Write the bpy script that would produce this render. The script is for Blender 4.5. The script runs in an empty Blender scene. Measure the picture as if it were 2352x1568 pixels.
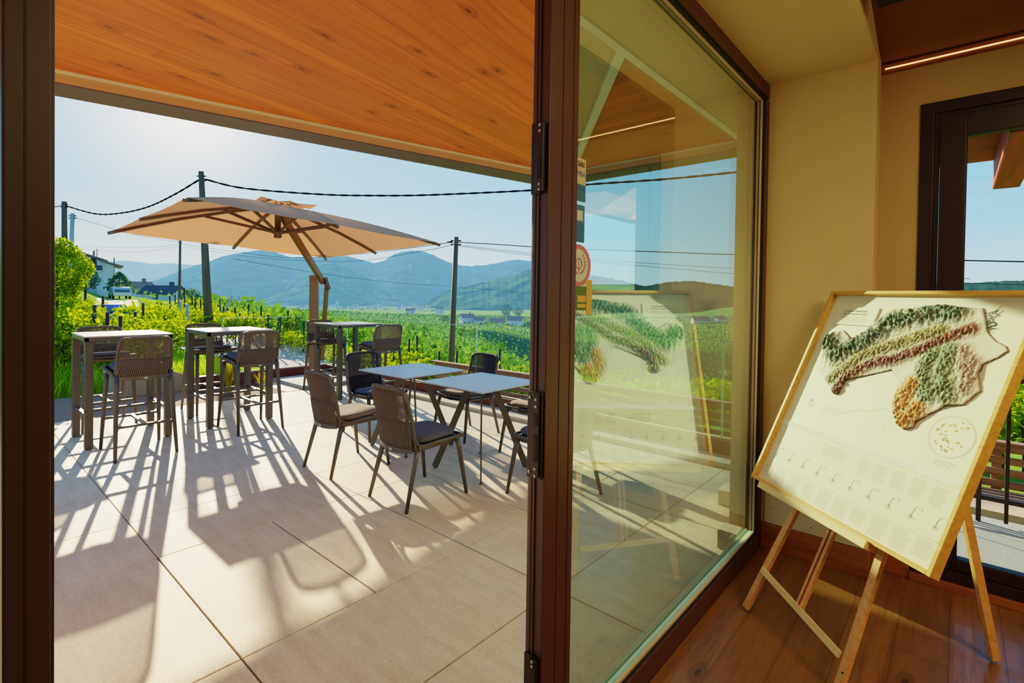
import bpy, math, random
import numpy as np
from mathutils import Vector, Matrix
from mathutils import noise as mnoise
R = math.radians
random.seed(7); rng = np.random.default_rng(7)
scn = bpy.context.scene
col = scn.collection

# ------------------------------------------------------------------ camera
FPX, CYP, EYE = 1167.1, 699.07, 1.57
yaw, pit, rol = .7204, -.0144, .0142
fw = np.array([-math.sin(yaw)*math.cos(pit), math.cos(yaw)*math.cos(pit), math.sin(pit)])
_rt = np.array([math.cos(yaw), math.sin(yaw), 0.]); _up = np.cross(_rt, fw)
rt = _rt*math.cos(rol)+_up*math.sin(rol); up = -_rt*math.sin(rol)+_up*math.cos(rol)
C0 = np.array([0, 0, EYE])
cam = bpy.data.cameras.new('camera'); camo = bpy.data.objects.new('camera', cam); col.objects.link(camo)
cam.sensor_width = 36; cam.lens = 36*FPX/2352; cam.shift_y = (CYP-784)/2352; cam.clip_start = .05; cam.clip_end = 30000
camo.matrix_world = Matrix(((rt[0], up[0], -fw[0], 0), (rt[1], up[1], -fw[1], 0), (rt[2], up[2], -fw[2], EYE), (0, 0, 0, 1)))
scn.camera = camo

def ray(x, y): return fw+rt*(x-1176)/FPX-up*(y-CYP)/FPX
def at(x, y, D):                     # point at horizontal distance D seen at that place of the photo
    d = ray(x, y); t = D/math.hypot(d[0], d[1]); return C0+d*t
def onz(x, y, z=0):
    d = ray(x, y); return C0+d*(z-EYE)/d[2]
def onY(x, y, Y):
    d = ray(x, y); return C0+d*Y/d[1]

# ------------------------------------------------------------------ materials
def newmat(name):
    m = bpy.data.materials.new(name); m.use_nodes = True
    nt = m.node_tree; nt.nodes.clear()
    o = nt.nodes.new('ShaderNodeOutputMaterial')
    return m, nt, o
def N(nt, t, **k):
    n = nt.nodes.new(t)
    for a, b in k.items():
        if a in n.inputs: n.inputs[a].default_value = b
        else: setattr(n, a, b)
    return n
def L(nt, a, b): nt.links.new(a, b)
def c4(c): return (c[0], c[1], c[2], 1)
def srgb(r, g, b):
    f = lambda v: (v/255/12.92) if v/255 <= .04045 else ((v/255+.055)/1.055)**2.4
    return (f(r), f(g), f(b))
def mixc(nt, fac, a, b, mode='MIX'):
    n = nt.nodes.new('ShaderNodeMix'); n.data_type = 'RGBA'; n.blend_type = mode
    for s, v in ((0, fac), (6, a), (7, b)):
        if hasattr(v, 'links'): L(nt, v, n.inputs[s])
        else: n.inputs[s].default_value = v if s == 0 else c4(v)
    return n.outputs[2]
def math_(nt, op, a, b=None, c=None, clamp=False):
    n = nt.nodes.new('ShaderNodeMath'); n.operation = op; n.use_clamp = clamp
    for i, v in enumerate((a, b, c)):
        if v is None: continue
        if hasattr(v, 'links'): L(nt, v, n.inputs[i])
        else: n.inputs[i].default_value = v
    return n.outputs[0]
def coords(nt, scale=(1, 1, 1), rot=(0, 0, 0), kind='Object'):
    tc = nt.nodes.new('ShaderNodeTexCoord'); mp = nt.nodes.new('ShaderNodeMapping')
    mp.inputs['Scale'].default_value = scale; mp.inputs['Rotation'].default_value = rot
    L(nt, tc.outputs[kind], mp.inputs['Vector']); return mp.outputs[0]
def noise(nt, v, scale, detail=3, rough=.55):
    n = N(nt, 'ShaderNodeTexNoise', Scale=scale, Detail=detail, Roughness=rough); L(nt, v, n.inputs['Vector']); return n.outputs['Fac']
def ramp(nt, f, stops):
    n = nt.nodes.new('ShaderNodeValToRGB'); e = n.color_ramp.elements
    while len(e) < len(stops): e.new(.5)
    for i, (p, c) in enumerate(stops): e[i].position = p; e[i].color = c4(c)
    L(nt, f, n.inputs[0]); return n.outputs[0]
def simple(name, c, rough=.5, metal=0, var=.12, nscale=8, bump=0, bscale=60, spec=.5, emit=None, coat=0):
    m, nt, o = newmat(name)
    p = N(nt, 'ShaderNodeBsdfPrincipled', Roughness=rough, Metallic=metal)
    p.inputs['Specular IOR Level'].default_value = spec
    p.inputs['Coat Weight'].default_value = coat
    v = coords(nt)
    a = tuple(x*(1-var) for x in c); b = tuple(min(1, x*(1+var)) for x in c)
    L(nt, mixc(nt, noise(nt, v, nscale), a, b), p.inputs['Base Color'])
    if bump:
        bn = N(nt, 'ShaderNodeBump', Strength=bump, Distance=.01); L(nt, noise(nt, v, bscale, 4), bn.inputs['Height']); L(nt, bn.outputs[0], p.inputs['Normal'])
    if emit:
        p.inputs['Emission Color'].default_value = c4(emit[0]); p.inputs['Emission Strength'].default_value = emit[1]
    L(nt, p.outputs[0], o.inputs[0]); return m
def wood(name, c1, c2, axis=1, rough=.5, plank=0, knots=True, angle=0, pl_len=3.0, gap=True, coat=0, gscale=1.):
    """grain runs along the given local axis; plank = board width across it"""
    m, nt, o = newmat(name)
    p = N(nt, 'ShaderNodeBsdfPrincipled', Roughness=rough); p.inputs['Coat Weight'].default_value = coat; p.inputs['Specular IOR Level'].default_value = .35
    base = coords(nt, rot=(0, 0, angle))
    sc = [14*gscale]*3; sc[axis] = .9*gscale
    mp = N(nt, 'ShaderNodeMapping'); mp.inputs['Scale'].default_value = sc; L(nt, base, mp.inputs['Vector'])
    vec = mp.outputs[0]
    if plank:
        sx = nt.nodes.new('ShaderNodeSeparateXYZ'); L(nt, base, sx.inputs[0])
        across = sx.outputs[0 if axis == 1 else 1]; along = sx.outputs[axis]
        s = math_(nt, 'DIVIDE', across, plank); idx = math_(nt, 'FLOOR', s); fr = math_(nt, 'FRACT', s)
        w1 = nt.nodes.new('ShaderNodeTexWhiteNoise'); w1.noise_dimensions = '1D'; L(nt, idx, w1.inputs['W'])
        t = math_(nt, 'ADD', math_(nt, 'DIVIDE', along, pl_len), math_(nt, 'MULTIPLY', w1.outputs['Value'], 7.3))
        i2 = math_(nt, 'FLOOR', t); f2 = math_(nt, 'FRACT', t)
        w2 = nt.nodes.new('ShaderNodeTexWhiteNoise'); w2.noise_dimensions = '2D'
        cb = nt.nodes.new('ShaderNodeCombineXYZ'); L(nt, idx, cb.inputs[0]); L(nt, i2, cb.inputs[1]); L(nt, cb.outputs[0], w2.inputs['Vector'])
        rnd = w2.outputs['Value']
        ad = nt.nodes.new('ShaderNodeVectorMath'); ad.operation = 'ADD'; cb2 = nt.nodes.new('ShaderNodeCombineXYZ')
        for q in range(3): L(nt, math_(nt, 'MULTIPLY', rnd, 37.), cb2.inputs[q])
        L(nt, vec, ad.inputs[0]); L(nt, cb2.outputs[0], ad.inputs[1]); vec = ad.outputs[0]
    g1 = noise(nt, vec, 1.0, 6, .6); g2 = noise(nt, vec, 4.5, 3, .7)
    f = math_(nt, 'ADD', math_(nt, 'MULTIPLY', g1, .75), math_(nt, 'MULTIPLY', g2, .35), clamp=True)
    c = ramp(nt, f, [(.36, c2), (.62, c1)])
    if plank:
        c = mixc(nt, math_(nt, 'MULTIPLY', rnd, .72), c, tuple(x*.62 for x in c1))
    if knots:
        vs = [3.2, 3.2, 3.2]; vs[axis] = 1.35
        mk = N(nt, 'ShaderNodeMapping'); mk.inputs['Scale'].default_value = vs; L(nt, base, mk.inputs['Vector'])
        nz = N(nt, 'ShaderNodeTexNoise', Scale=3.0); L(nt, mk.outputs[0], nz.inputs['Vector'])
        mx = nt.nodes.new('ShaderNodeMix'); mx.data_type = 'VECTOR'; mx.inputs[0].default_value = .12
        L(nt, mk.outputs[0], mx.inputs[4]); L(nt, nz.outputs['Color'], mx.inputs[5])
        vo = N(nt, 'ShaderNodeTexVoronoi', Scale=1.0, Randomness=1.); vo.voronoi_dimensions = '2D' if plank else '3D'; L(nt, mx.outputs[1], vo.inputs['Vector'])
        kf = ramp(nt, vo.outputs['Distance'], [(.03, (1, 1, 1)), (.12, (0, 0, 0))])
        rings = math_(nt, 'SINE', math_(nt, 'MULTIPLY', vo.outputs['Distance'], 95.))
        kf2 = math_(nt, 'MULTIPLY', kf, math_(nt, 'MULTIPLY_ADD', rings, .25, .6))
        c = mixc(nt, kf2, c, tuple(x*.28 for x in c2))
    if plank and gap:
        e = math_(nt, 'MINIMUM', fr, math_(nt, 'SUBTRACT', 1., fr))
        ln = ramp(nt, math_(nt, 'MULTIPLY', e, plank), [(.0006, (1, 1, 1)), (.0022, (0, 0, 0))])
        e2 = math_(nt, 'MULTIPLY', math_(nt, 'MINIMUM', f2, math_(nt, 'SUBTRACT', 1., f2)), pl_len)
        ln2 = ramp(nt, e2, [(.0006, (1, 1, 1)), (.0022, (0, 0, 0))])
        c = mixc(nt, math_(nt, 'MULTIPLY', math_(nt, 'MAXIMUM', ln, ln2), .6), c, tuple(x*.25 for x in c2))
    L(nt, c, p.inputs['Base Color'])
    bn = N(nt, 'ShaderNodeBump', Strength=.12, Distance=.004); L(nt, g2, bn.inputs['Height']); L(nt, bn.outputs[0], p.inputs['Normal'])
    L(nt, p.outputs[0], o.inputs[0]); return m
def leafmat(name, c1, c2, trans=.5, rough=.6, haze=None):
    m, nt, o = newmat(name)
    g = nt.nodes.new('ShaderNodeNewGeometry'); oi = nt.nodes.new('ShaderNodeObjectInfo')
    v = coords(nt)
    f = math_(nt, 'ADD', math_(nt, 'MULTIPLY', g.outputs['Random Per Island'], .7), math_(nt, 'MULTIPLY', noise(nt, v, 2.), .4), clamp=True)
    c = mixc(nt, f, c1, c2)
    d = N(nt, 'ShaderNodeBsdfDiffuse'); t = N(nt, 'ShaderNodeBsdfTranslucent'); L(nt, c, d.inputs[0])
    L(nt, mixc(nt, .6, c, (1, 1, .25), 'MULTIPLY'), t.inputs[0])
    mx = nt.nodes.new('ShaderNodeMixShader'); mx.inputs[0].default_value = trans; L(nt, d.outputs[0], mx.inputs[1]); L(nt, t.outputs[0], mx.inputs[2])
    L(nt, addhaze(nt, mx.outputs[0], haze) if haze else mx.outputs[0], o.inputs[0]); return m
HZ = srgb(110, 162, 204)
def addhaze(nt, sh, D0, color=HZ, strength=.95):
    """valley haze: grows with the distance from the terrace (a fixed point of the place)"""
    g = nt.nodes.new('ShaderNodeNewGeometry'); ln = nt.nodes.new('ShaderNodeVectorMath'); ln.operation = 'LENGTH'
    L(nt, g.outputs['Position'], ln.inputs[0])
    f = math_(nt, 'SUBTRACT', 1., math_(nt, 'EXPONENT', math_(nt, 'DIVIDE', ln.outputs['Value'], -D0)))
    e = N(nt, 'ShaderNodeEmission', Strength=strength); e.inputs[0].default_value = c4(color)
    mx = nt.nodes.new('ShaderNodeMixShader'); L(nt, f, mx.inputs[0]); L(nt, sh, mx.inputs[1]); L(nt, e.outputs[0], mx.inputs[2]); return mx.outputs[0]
def hazed(name, c1, c2, D0, nscale=.02, rough=.9, color=HZ, strength=.85):
    m, nt, o = newmat(name); d = N(nt, 'ShaderNodeBsdfDiffuse')
    v = coords(nt); L(nt, ramp(nt, noise(nt, v, nscale, 6, .65), [(.38, c1), (.62, c2)]), d.inputs[0])
    L(nt, addhaze(nt, d.outputs[0], D0, color, strength), o.inputs[0]); return m

M = {}
M['frame_brown'] = simple('brown_powder_coat', srgb(84, 53, 43), .42, 0, .08, 40, .05, 900)
M['frame_dark'] = simple('dark_brown_frame', srgb(46, 27, 22), .4, 0, .08, 40, .05, 900)
M['jamb'] = simple('jamb_brown', srgb(64, 50, 47), .4, 0, .08, 40, .05, 900)
M['gasket'] = simple('black_gasket', (.006, .005, .005), .6)
M['lock'] = simple('dark_lock_plate', srgb(58, 52, 46), .35, .6)
M['steel'] = simple('screw_steel', (.55, .52, .47), .3, 1.)
M['plaster'] = simple('ochre_plaster', srgb(212, 190, 136), .9, 0, .04, 3, .12, 120)
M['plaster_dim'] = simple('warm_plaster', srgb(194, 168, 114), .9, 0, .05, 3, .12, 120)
M['plaster_out'] = simple('outside_plaster', srgb(198, 176, 134), .9, 0, .05, 3, .12, 120)
M['white_trim'] = simple('white_trim', srgb(225, 225, 205), .6)
M['panel_grey'] = simple('grey_wall_panel', srgb(200, 190, 160), .7, 0, .04, 4)
M['soffit'] = wood('larch_soffit', srgb(232, 128, 52), srgb(172, 76, 26), 1, .5, .14, True, R(-10.2), 4.2)
M['soffit_x'] = wood('larch_soffit_cross', srgb(226, 122, 50), srgb(176, 78, 26), 0, .5, .14, True, 0, 4.2)
M['floor'] = wood('oak_floor', srgb(142, 98, 54), srgb(92, 58, 30), 1, .38, .19, True, 0, 1.6, coat=.15, gscale=1.3)
M['skirting'] = wood('oak_skirting', srgb(160, 96, 44), srgb(112, 62, 26), 0, .45, 0, False, gscale=1.6)
M['ceil_in'] = simple('dim_brown_ceiling', srgb(120, 78, 40), .8, 0, .12, 2)
M['beech'] = wood('beech_wood', srgb(222, 165, 100), srgb(200, 135, 72), 2, .45, 0, False, gscale=3)
M['beech_pale'] = wood('pale_beech', srgb(232, 200, 140), srgb(212, 172, 106), 0, .45, 0, False, gscale=3)
M['pine'] = wood('pine_frame', srgb(216, 168, 84), srgb(190, 132, 54), 0, .45, 0, False, gscale=3)
M['fascia'] = simple('fascia_bronze', srgb(206, 166, 134), .5, 0, .05, 3)  # paler copy: light on the board's inner face put into the colour
M['fascia_dark'] = simple('fascia_dark', srgb(92, 78, 84), .5, 0, .06, 3)  # darker copy: shade under the roof edge board put into the colour
M['stool_metal'] = simple('taupe_metal', srgb(84, 81, 78), .42, .3, .06, 30, .04, 600)
M['rope_brown'] = simple('brown_rope', srgb(108, 98, 88), .85, 0, .25, 90, .6, 500)
M['rope_dark'] = simple('charcoal_rope', srgb(62, 62, 70), .85, 0, .25, 90, .6, 500)  # same rope as the brown one, its shade painted into the colour
M['cushion'] = simple('charcoal_cushion', srgb(84, 84, 96), .95, 0, .1, 60, .25, 900)
M['cushion_warm'] = simple('taupe_cushion', srgb(120, 104, 94), .95, 0, .1, 60, .25, 900)
M['badge'] = simple('badge_metal', (.6, .6, .58), .25, .9)
M['top_light'] = simple('ceramic_top', srgb(168, 176, 184), .34, 0, .05, 40, .03, 400)
M['top_bar'] = simple('bar_ceramic_top', srgb(178, 172, 164), .26, 0, .05, 40, .03, 400)
M['canvas'] = None
M['umb_metal'] = simple('umbrella_bronze', srgb(128, 96, 62), .4, .3, .06)
M['umb_rib'] = simple('rib_brown', srgb(104, 82, 66), .45, .2, .06)
M['curb'] = simple('red_brown_kerb', srgb(98, 46, 38), .5, .1, .08, 6)
M['stone'] = simple('kerb_stone', srgb(190, 172, 146), .8, 0, .12, 14, .2, 80)
M['slab'] = simple('slab_stone', srgb(150, 158, 156), .8, 0, .1, 14, .2, 80)
M['concrete'] = simple('low_wall_concrete', srgb(160, 146, 122), .9, 0, .15, 4, .25, 60)
M['gravel'] = simple('washed_gravel', srgb(140, 116, 96), .95, 0, .45, 160, .8, 160)
M['asphalt'] = simple('pale_asphalt', srgb(176, 158, 138), .95, 0, .12, 20, .4, 90)
M['soil'] = simple('bark_soil', srgb(84, 58, 40), .95, 0, .4, 60, .8, 60)
M['wood_grey'] = wood('weathered_slat', srgb(150, 120, 92), srgb(104, 78, 58), 0, .7, 0, False, gscale=2)
M['iron'] = simple('black_iron', srgb(40, 38, 38), .5, .4, .1)
M['redwood'] = wood('red_stained_beam', srgb(158, 54, 34), srgb(98, 32, 22), 1, .6, 0, True, gscale=1.5)
M['redwood_x'] = wood('red_stained_board', srgb(142, 46, 32), srgb(84, 28, 22), 0, .6, .16, True)
M['pole'] = wood('weathered_pole', srgb(104, 88, 70), srgb(66, 54, 42), 2, .8, 0, False, gscale=1)
M['pole_pale'] = simple('concrete_pole', srgb(150, 160, 160), .8, 0, .1, 4)
M['cable'] = simple('black_cable', (.012, .014, .016), .95, spec=0)
M['post'] = simple('vine_post', srgb(64, 48, 38), .85, 0, .2, 6)
M['bark'] = simple('vine_bark', srgb(70, 52, 36), .9, 0, .3, 20)
M['leaf'] = leafmat('vine_leaf', srgb(50, 100, 14), srgb(182, 200, 30), .45)
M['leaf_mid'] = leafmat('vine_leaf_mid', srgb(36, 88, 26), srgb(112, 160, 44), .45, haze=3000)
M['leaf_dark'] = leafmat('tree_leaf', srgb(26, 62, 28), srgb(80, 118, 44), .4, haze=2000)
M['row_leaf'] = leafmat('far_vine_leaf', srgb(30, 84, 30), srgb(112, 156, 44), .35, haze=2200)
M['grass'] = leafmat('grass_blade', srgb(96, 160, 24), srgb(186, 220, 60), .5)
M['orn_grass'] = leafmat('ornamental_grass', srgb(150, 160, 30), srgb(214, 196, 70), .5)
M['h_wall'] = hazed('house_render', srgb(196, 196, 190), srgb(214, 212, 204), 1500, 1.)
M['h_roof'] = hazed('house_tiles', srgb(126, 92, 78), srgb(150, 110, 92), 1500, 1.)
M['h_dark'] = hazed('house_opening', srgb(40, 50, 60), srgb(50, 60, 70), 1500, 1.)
M['h_red'] = simple('red_shutter', srgb(120, 36, 34), .6)
M['car_blue'] = simple('blue_car_paint', srgb(24, 52, 140), .25, .2, .04, coat=1)
M['car_silver'] = simple('silver_car_paint', srgb(190, 186, 178), .22, .6, .04, coat=1)
M['car_glass'] = simple('car_window', (.02, .03, .04), .08)
M['tyre'] = simple('tyre_rubber', (.012, .012, .012), .8)
M['ink'] = simple('grey_ink', srgb(128, 122, 108), .8)
M['ink_dark'] = simple('dark_ink', srgb(60, 58, 54), .8)
M['ink_orange'] = simple('orange_ink', srgb(206, 160, 84), .8)
M['ink_white'] = simple('white_ink', srgb(236, 234, 222), .8)
M['paper'] = simple('cream_print', srgb(232, 223, 196), .55, 0, .02, 3)
M['paper2'] = simple('cream_print_low', srgb(225, 215, 187), .55, 0, .02, 3)
M['st_cream'] = simple('sticker_cream', srgb(206, 196, 150), .5)
M['st_black'] = simple('sticker_black', srgb(40, 40, 34), .5)
M['st_blue'] = simple('sticker_blue', srgb(70, 120, 150), .4)
M['st_navy'] = simple('sticker_navy', srgb(56, 104, 150), .4)
M['st_pink'] = simple('sticker_pink', srgb(206, 120, 130), .5)
M['st_pale'] = simple('sticker_pale', srgb(200, 214, 190), .5)
M['st_green'] = simple('sticker_green', srgb(90, 116, 40), .5)
M['st_yellow'] = simple('sticker_yellow', srgb(214, 176, 74), .5)

def m_canvas():
    m, nt, o = newmat('umbrella_canvas')
    v = coords(nt); n = noise(nt, v, 300., 2)
    c = mixc(nt, n, srgb(182, 140, 106), srgb(200, 160, 126))
    d = N(nt, 'ShaderNodeBsdfDiffuse'); t = N(nt, 'ShaderNodeBsdfTranslucent'); L(nt, c, d.inputs[0]); L(nt, mixc(nt, .5, c, srgb(214, 124, 76)), t.inputs[0])
    mx = nt.nodes.new('ShaderNodeMixShader'); mx.inputs[0].default_value = .3; L(nt, d.outputs[0], mx.inputs[1]); L(nt, t.outputs[0], mx.inputs[2]); L(nt, mx.outputs[0], o.inputs[0]); return m
M['canvas'] = m_canvas()
def m_tile():
    m, nt, o = newmat('travertine_look_tile')
    p = N(nt, 'ShaderNodeBsdfPrincipled', Roughness=.62); p.inputs['Specular IOR Level'].default_value = .35
    oi = nt.nodes.new('ShaderNodeNewGeometry')
    v = coords(nt, (1, 4.5, 1)); v2 = coords(nt)
    a = noise(nt, v, 3.2, 6, .65); b = noise(nt, v2, 70., 4, .7); s = noise(nt, coords(nt, (1, 2.2, 1)), 34., 3, .8)
    c = ramp(nt, a, [(.33, srgb(184, 161, 126)), (.66, srgb(214, 193, 159))])
    c = mixc(nt, ramp(nt, b, [(.35, (0, 0, 0)), (.7, (.5, .5, .5))]), c, srgb(232, 216, 190))
    c = mixc(nt, ramp(nt, s, [(.25, (.9, .9, .9)), (.40, (0, 0, 0))]), c, srgb(138, 110, 82))
    c = mixc(nt, math_(nt, 'MULTIPLY', oi.outputs['Random Per Island'], .16), c, srgb(160, 140, 112))
    L(nt, c, p.inputs['Base Color'])
    bn = N(nt, 'ShaderNodeBump', Strength=.6, Distance=.004); L(nt, b, bn.inputs['Height']); L(nt, bn.outputs[0], p.inputs['Normal'])
    L(nt, p.outputs[0], o.inputs[0]); return m
M['tile'] = m_tile()
M['joint'] = simple('dark_joint', srgb(44, 36, 30), .9)
def m_glass(name, tint, refl, rt_=0.):
    m, nt, o = newmat(name)
    t = N(nt, 'ShaderNodeBsdfTransparent'); t.inputs[0].default_value = c4(tint)
    g = N(nt, 'ShaderNodeBsdfGlossy', Roughness=rt_); g.inputs[0].default_value = (1, 1, 1, 1)
    lw = N(nt, 'ShaderNodeLayerWeight', Blend=.5)
    f = math_(nt, 'MULTIPLY_ADD', math_(nt, 'POWER', lw.outputs['Facing'], 4.5), .75, refl+.03, clamp=True)
    mx = nt.nodes.new('ShaderNodeMixShader'); L(nt, f, mx.inputs[0]); L(nt, t.outputs[0], mx.inputs[1]); L(nt, g.outputs[0], mx.inputs[2]); L(nt, mx.outputs[0], o.inputs[0]); return m
M['glass_win'] = m_glass('window_glass', (.80, .98, .91), .34)
M['glass_win_out'] = m_glass('window_glass_outer', (.80, .98, .91), .18)
M['glass_rail'] = m_glass('rail_glass', (.9, .97, .94), .0)
M['glass_door'] = m_glass('door_glass', (.92, .96, .95), .01)
M['glass_edge'] = simple('green_glass_edge', srgb(150, 205, 180), .2, emit=(srgb(120, 190, 160), .15))  # bright edge of the glass painted with a weak glow
M['led'] = simple('led_strip_glow', (1, .7, .35), .5, emit=((1, .55, .18), 2.2))

# ------------------------------------------------------------------ mesh builder
class MB:
    def __init__(s): s.v = []; s.f = []; s.sm = []; s.colr = None
    def add(s, vs, fs, sm=False):
        o = len(s.v); s.v += [tuple(map(float, p)) for p in vs]
        for f in fs: s.f.append(tuple(i+o for i in f)); s.sm.append(sm)
        return s
    def box(s, x0, x1, y0, y1, z0, z1, T=None):
        vs = [(x, y, z) for z in (z0, z1) for y in (y0, y1) for x in (x0, x1)]
        if T: vs = [T(p) for p in vs]
        return s.add(vs, [(0, 2, 3, 1), (4, 5, 7, 6), (0, 1, 5, 4), (2, 6, 7, 3), (0, 4, 6, 2), (1, 3, 7, 5)])
    def bar(s, a, b, w, h, upv=(0, 0, 1), w2=None, h2=None):
        a = np.array(a, float); b = np.array(b, float); d = b-a; d /= np.linalg.norm(d)
        u = np.array(upv, float); x = np.cross(d, u); x /= np.linalg.norm(x); y = np.cross(x, d)
        w2 = w if w2 is None else w2; h2 = h if h2 is None else h2
        vs = [a+x*i*w/2+y*j*h/2 for j in (-1, 1) for i in (-1, 1)]+[b+x*i*w2/2+y*j*h2/2 for j in (-1, 1) for i in (-1, 1)]
        return s.add(vs, [(0, 1, 3, 2), (4, 6, 7, 5), (0, 4, 5, 1), (1, 5, 7, 3), (3, 7, 6, 2), (2, 6, 4, 0)])
    def tube(s, path, r, n=8, closed=False, sq=1.):
        P = np.array(path, float); k = len(P); rr = [r]*k if np.isscalar(r) else list(r)
        vs = []; prev = None
        for i in range(k):
            if closed: t = P[(i+1) % k]-P[i-1]
            else: t = P[min(i+1, k-1)]-P[max(i-1, 0)]
            t = t/(np.linalg.norm(t)+1e-12)
            if prev is None:
                h = np.array([0, 0, 1.]) if abs(t[2]) < .9 else np.array([1., 0, 0]); x = np.cross(h, t)
            else: x = prev-t*(prev@t)
            x /= np.linalg.norm(x)+1e-12; prev = x; y = np.cross(t, x)
            for j in range(n):
                a = 2*math.pi*j/n; vs.append(P[i]+(x*math.cos(a)+y*math.sin(a)*sq)*rr[i])
        fs = []
        for i in range(k if closed else k-1):
            for j in range(n):
                a = i*n+j; b = i*n+(j+1) % n; c = ((i+1) % k)*n+(j+1) % n; d = ((i+1) % k)*n+j; fs.append((a, b, c, d))
        s.add(vs, fs, True)
        if not closed:
            o = len(s.v)-k*n
            s.f.append(tuple(o+j for j in range(n))[::-1]); s.sm.append(False)
            s.f.append(tuple(o+(k-1)*n+j for j in range(n))); s.sm.append(False)
        return s
    def prism(s, poly, z0, z1, T=None):
        n = len(poly); vs = [(p[0], p[1], z0) for p in poly]+[(p[0], p[1], z1) for p in poly]
        if T: vs = [T(p) for p in vs]
        return s.add(vs, [tuple(range(n))[::-1], tuple(range(n, 2*n))]+[(i, (i+1) % n, n+(i+1) % n, n+i) for i in range(n)])
    def lathe(s, prof, cx=0, cy=0, n=16):
        vs = [(cx+r*math.cos(2*math.pi*j/n), cy+r*math.sin(2*math.pi*j/n), z) for r, z in prof for j in range(n)]; k = len(prof)
        fs = [(i*n+j, i*n+(j+1) % n, (i+1)*n+(j+1) % n, (i+1)*n+j) for i in range(k-1) for j in range(n)]
        fs += [tuple(range(n))[::-1], tuple(range((k-1)*n, k*n))]
        return s.add(vs, fs, True)
    def build(s, name, mat, parent=None, loc=None, bevel=0, smooth=None):
        me = bpy.data.meshes.new(name); me.from_pydata(s.v, [], s.f)
        me.polygons.foreach_set('use_smooth', [bool(q) if smooth is None else smooth for q in s.sm]); me.update()
        me.materials.append(mat); o = bpy.data.objects.new(name, me); col.objects.link(o)
        if parent: o.parent = parent
        if loc is not None: o.location = loc
        if bevel:
            b = o.modifiers.new('bevel', 'BEVEL'); b.width = bevel; b.segments = 2; b.limit_method = 'ANGLE'
        return o
def grid_obj(name, V, nx, ny, mat, parent=None, smooth=True):
    b = MB(); fs = [(j*nx+i, j*nx+i+1, (j+1)*nx+i+1, (j+1)*nx+i) for j in range(ny-1) for i in range(nx-1)]
    b.add(V, fs, smooth); return b.build(name, mat, parent)
def tag(o, label=None, cat=None, group=None, kind=None):
    for k, v in (('label', label), ('category', cat), ('group', group), ('kind', kind)):
        if v: o[k] = v
    return o
def empty(name, loc=(0, 0, 0), rz=0, label=None, cat=None, group=None):
    o = bpy.data.objects.new(name, None); o.empty_display_size = .1; col.objects.link(o)
    o.location = loc; o.rotation_euler = (0, 0, rz); tag(o, label, cat, group); return o
def struct(o, label=None): o['kind'] = 'structure'; return tag(o, label)
def copy_tree(o, parent=None):
    c = o.copy(); col.objects.link(c); c.parent = parent
    for ch in list(o.children): copy_tree(ch, c)
    return c
def text_mesh(txt, size, mat, name, parent, M4, align='CENTER'):
    cu = bpy.data.curves.new('txt', 'FONT'); cu.body = txt; cu.size = size; cu.align_x = align; cu.align_y = 'CENTER'; cu.extrude = .0003
    to = bpy.data.objects.new('txt', cu); col.objects.link(to)
    dg = bpy.context.evaluated_depsgraph_get(); me = bpy.data.meshes.new_from_object(to.evaluated_get(dg))
    bpy.data.objects.remove(to); me.materials.clear(); me.materials.append(mat)
    me.transform(M4); o = bpy.data.objects.new(name, me); col.objects.link(o); o.parent = parent; return o
def smoothpath(pts, n=6):
    P = [np.array(p, float) for p in pts]; out = []
    for i in range(len(P)-1):
        p0 = P[max(i-1, 0)]; p1 = P[i]; p2 = P[i+1]; p3 = P[min(i+2, len(P)-1)]
        for k in range(n):
            t = k/n; out.append(.5*((2*p1)+(-p0+p2)*t+(2*p0-5*p1+4*p2-p3)*t*t+(-p0+3*p1-3*p2+p3)*t**3))
    out.append(P[-1]); return out

# ================================================================== INTERIOR
WY, DY = 3.50, 3.68           # reveal wall and door wall
ED = -.365                     # edge of the boxed reveal
CZ = 2.93
def sbox(name, mat, *a, bevel=0, label=None):
    return struct(MB().box(*a).build(name, mat, bevel=bevel), label)
sbox('floor', M['floor'], -.92, 5, -3, DY+.3, -.06, 0)
sbox('wall_reveal', M['plaster'], -1.02, ED, WY, DY+.3, 0, 4.6)
sbox('ceiling_reveal', M['plaster'], -.98, ED, -3, WY, CZ, 4.6)
b = MB(); b.box(ED, -.18, DY, DY+.3, 0, 4.6); b.box(-.18, 1.5, DY, DY+.3, 2.68, 4.6); b.box(1.5, 5.2, DY, DY+.3, 0, 4.6)
struct(b.build('wall_door_side', M['plaster_dim']))
sbox('wall_back', M['plaster_dim'], -1.2, 5.2, -3.2, -3, 0, 4.8)
sbox('wall_right', M['plaster_dim'], 5, 5.2, -3.2, DY+.3, 0, 4.8)
sbox('wall_left', M['plaster_dim'], -1.2, -.9, -3.2, -1.1, 0, 4.8)
# sloping boarded ceiling of the room
def cz(y): return 2.955+(DY-y)*.30
b = MB(); b.add([(ED, DY, cz(DY)), (5, DY, cz(DY)), (5, -3, cz(-3)), (ED, -3, cz(-3)), (ED, DY, cz(DY)+.1), (5, DY, cz(DY)+.1), (5, -3, cz(-3)+.1), (ED, -3, cz(-3)+.1)],
      [(0, 3, 2, 1), (4, 5, 6, 7), (0, 1, 5, 4), (1, 2, 6, 5), (2, 3, 7, 6), (3, 0, 4, 7)])
struct(b.build('ceiling', M['ceil_in']))
# rafter end
b = MB()
p = [(0, 0), (.10, 0), (.10, .10), (.02, .10), (0, .08)]
b.box(-.31, -.20, -2.9, 2.93, 2.945, 3.16); b.box(-.298, -.212, 2.93, 2.96, 2.965, 3.16)
tag(b.build('roof_beam', M['gasket'], bevel=.01), 'dark beam end jutting out under the brown ceiling', 'beam')
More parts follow.
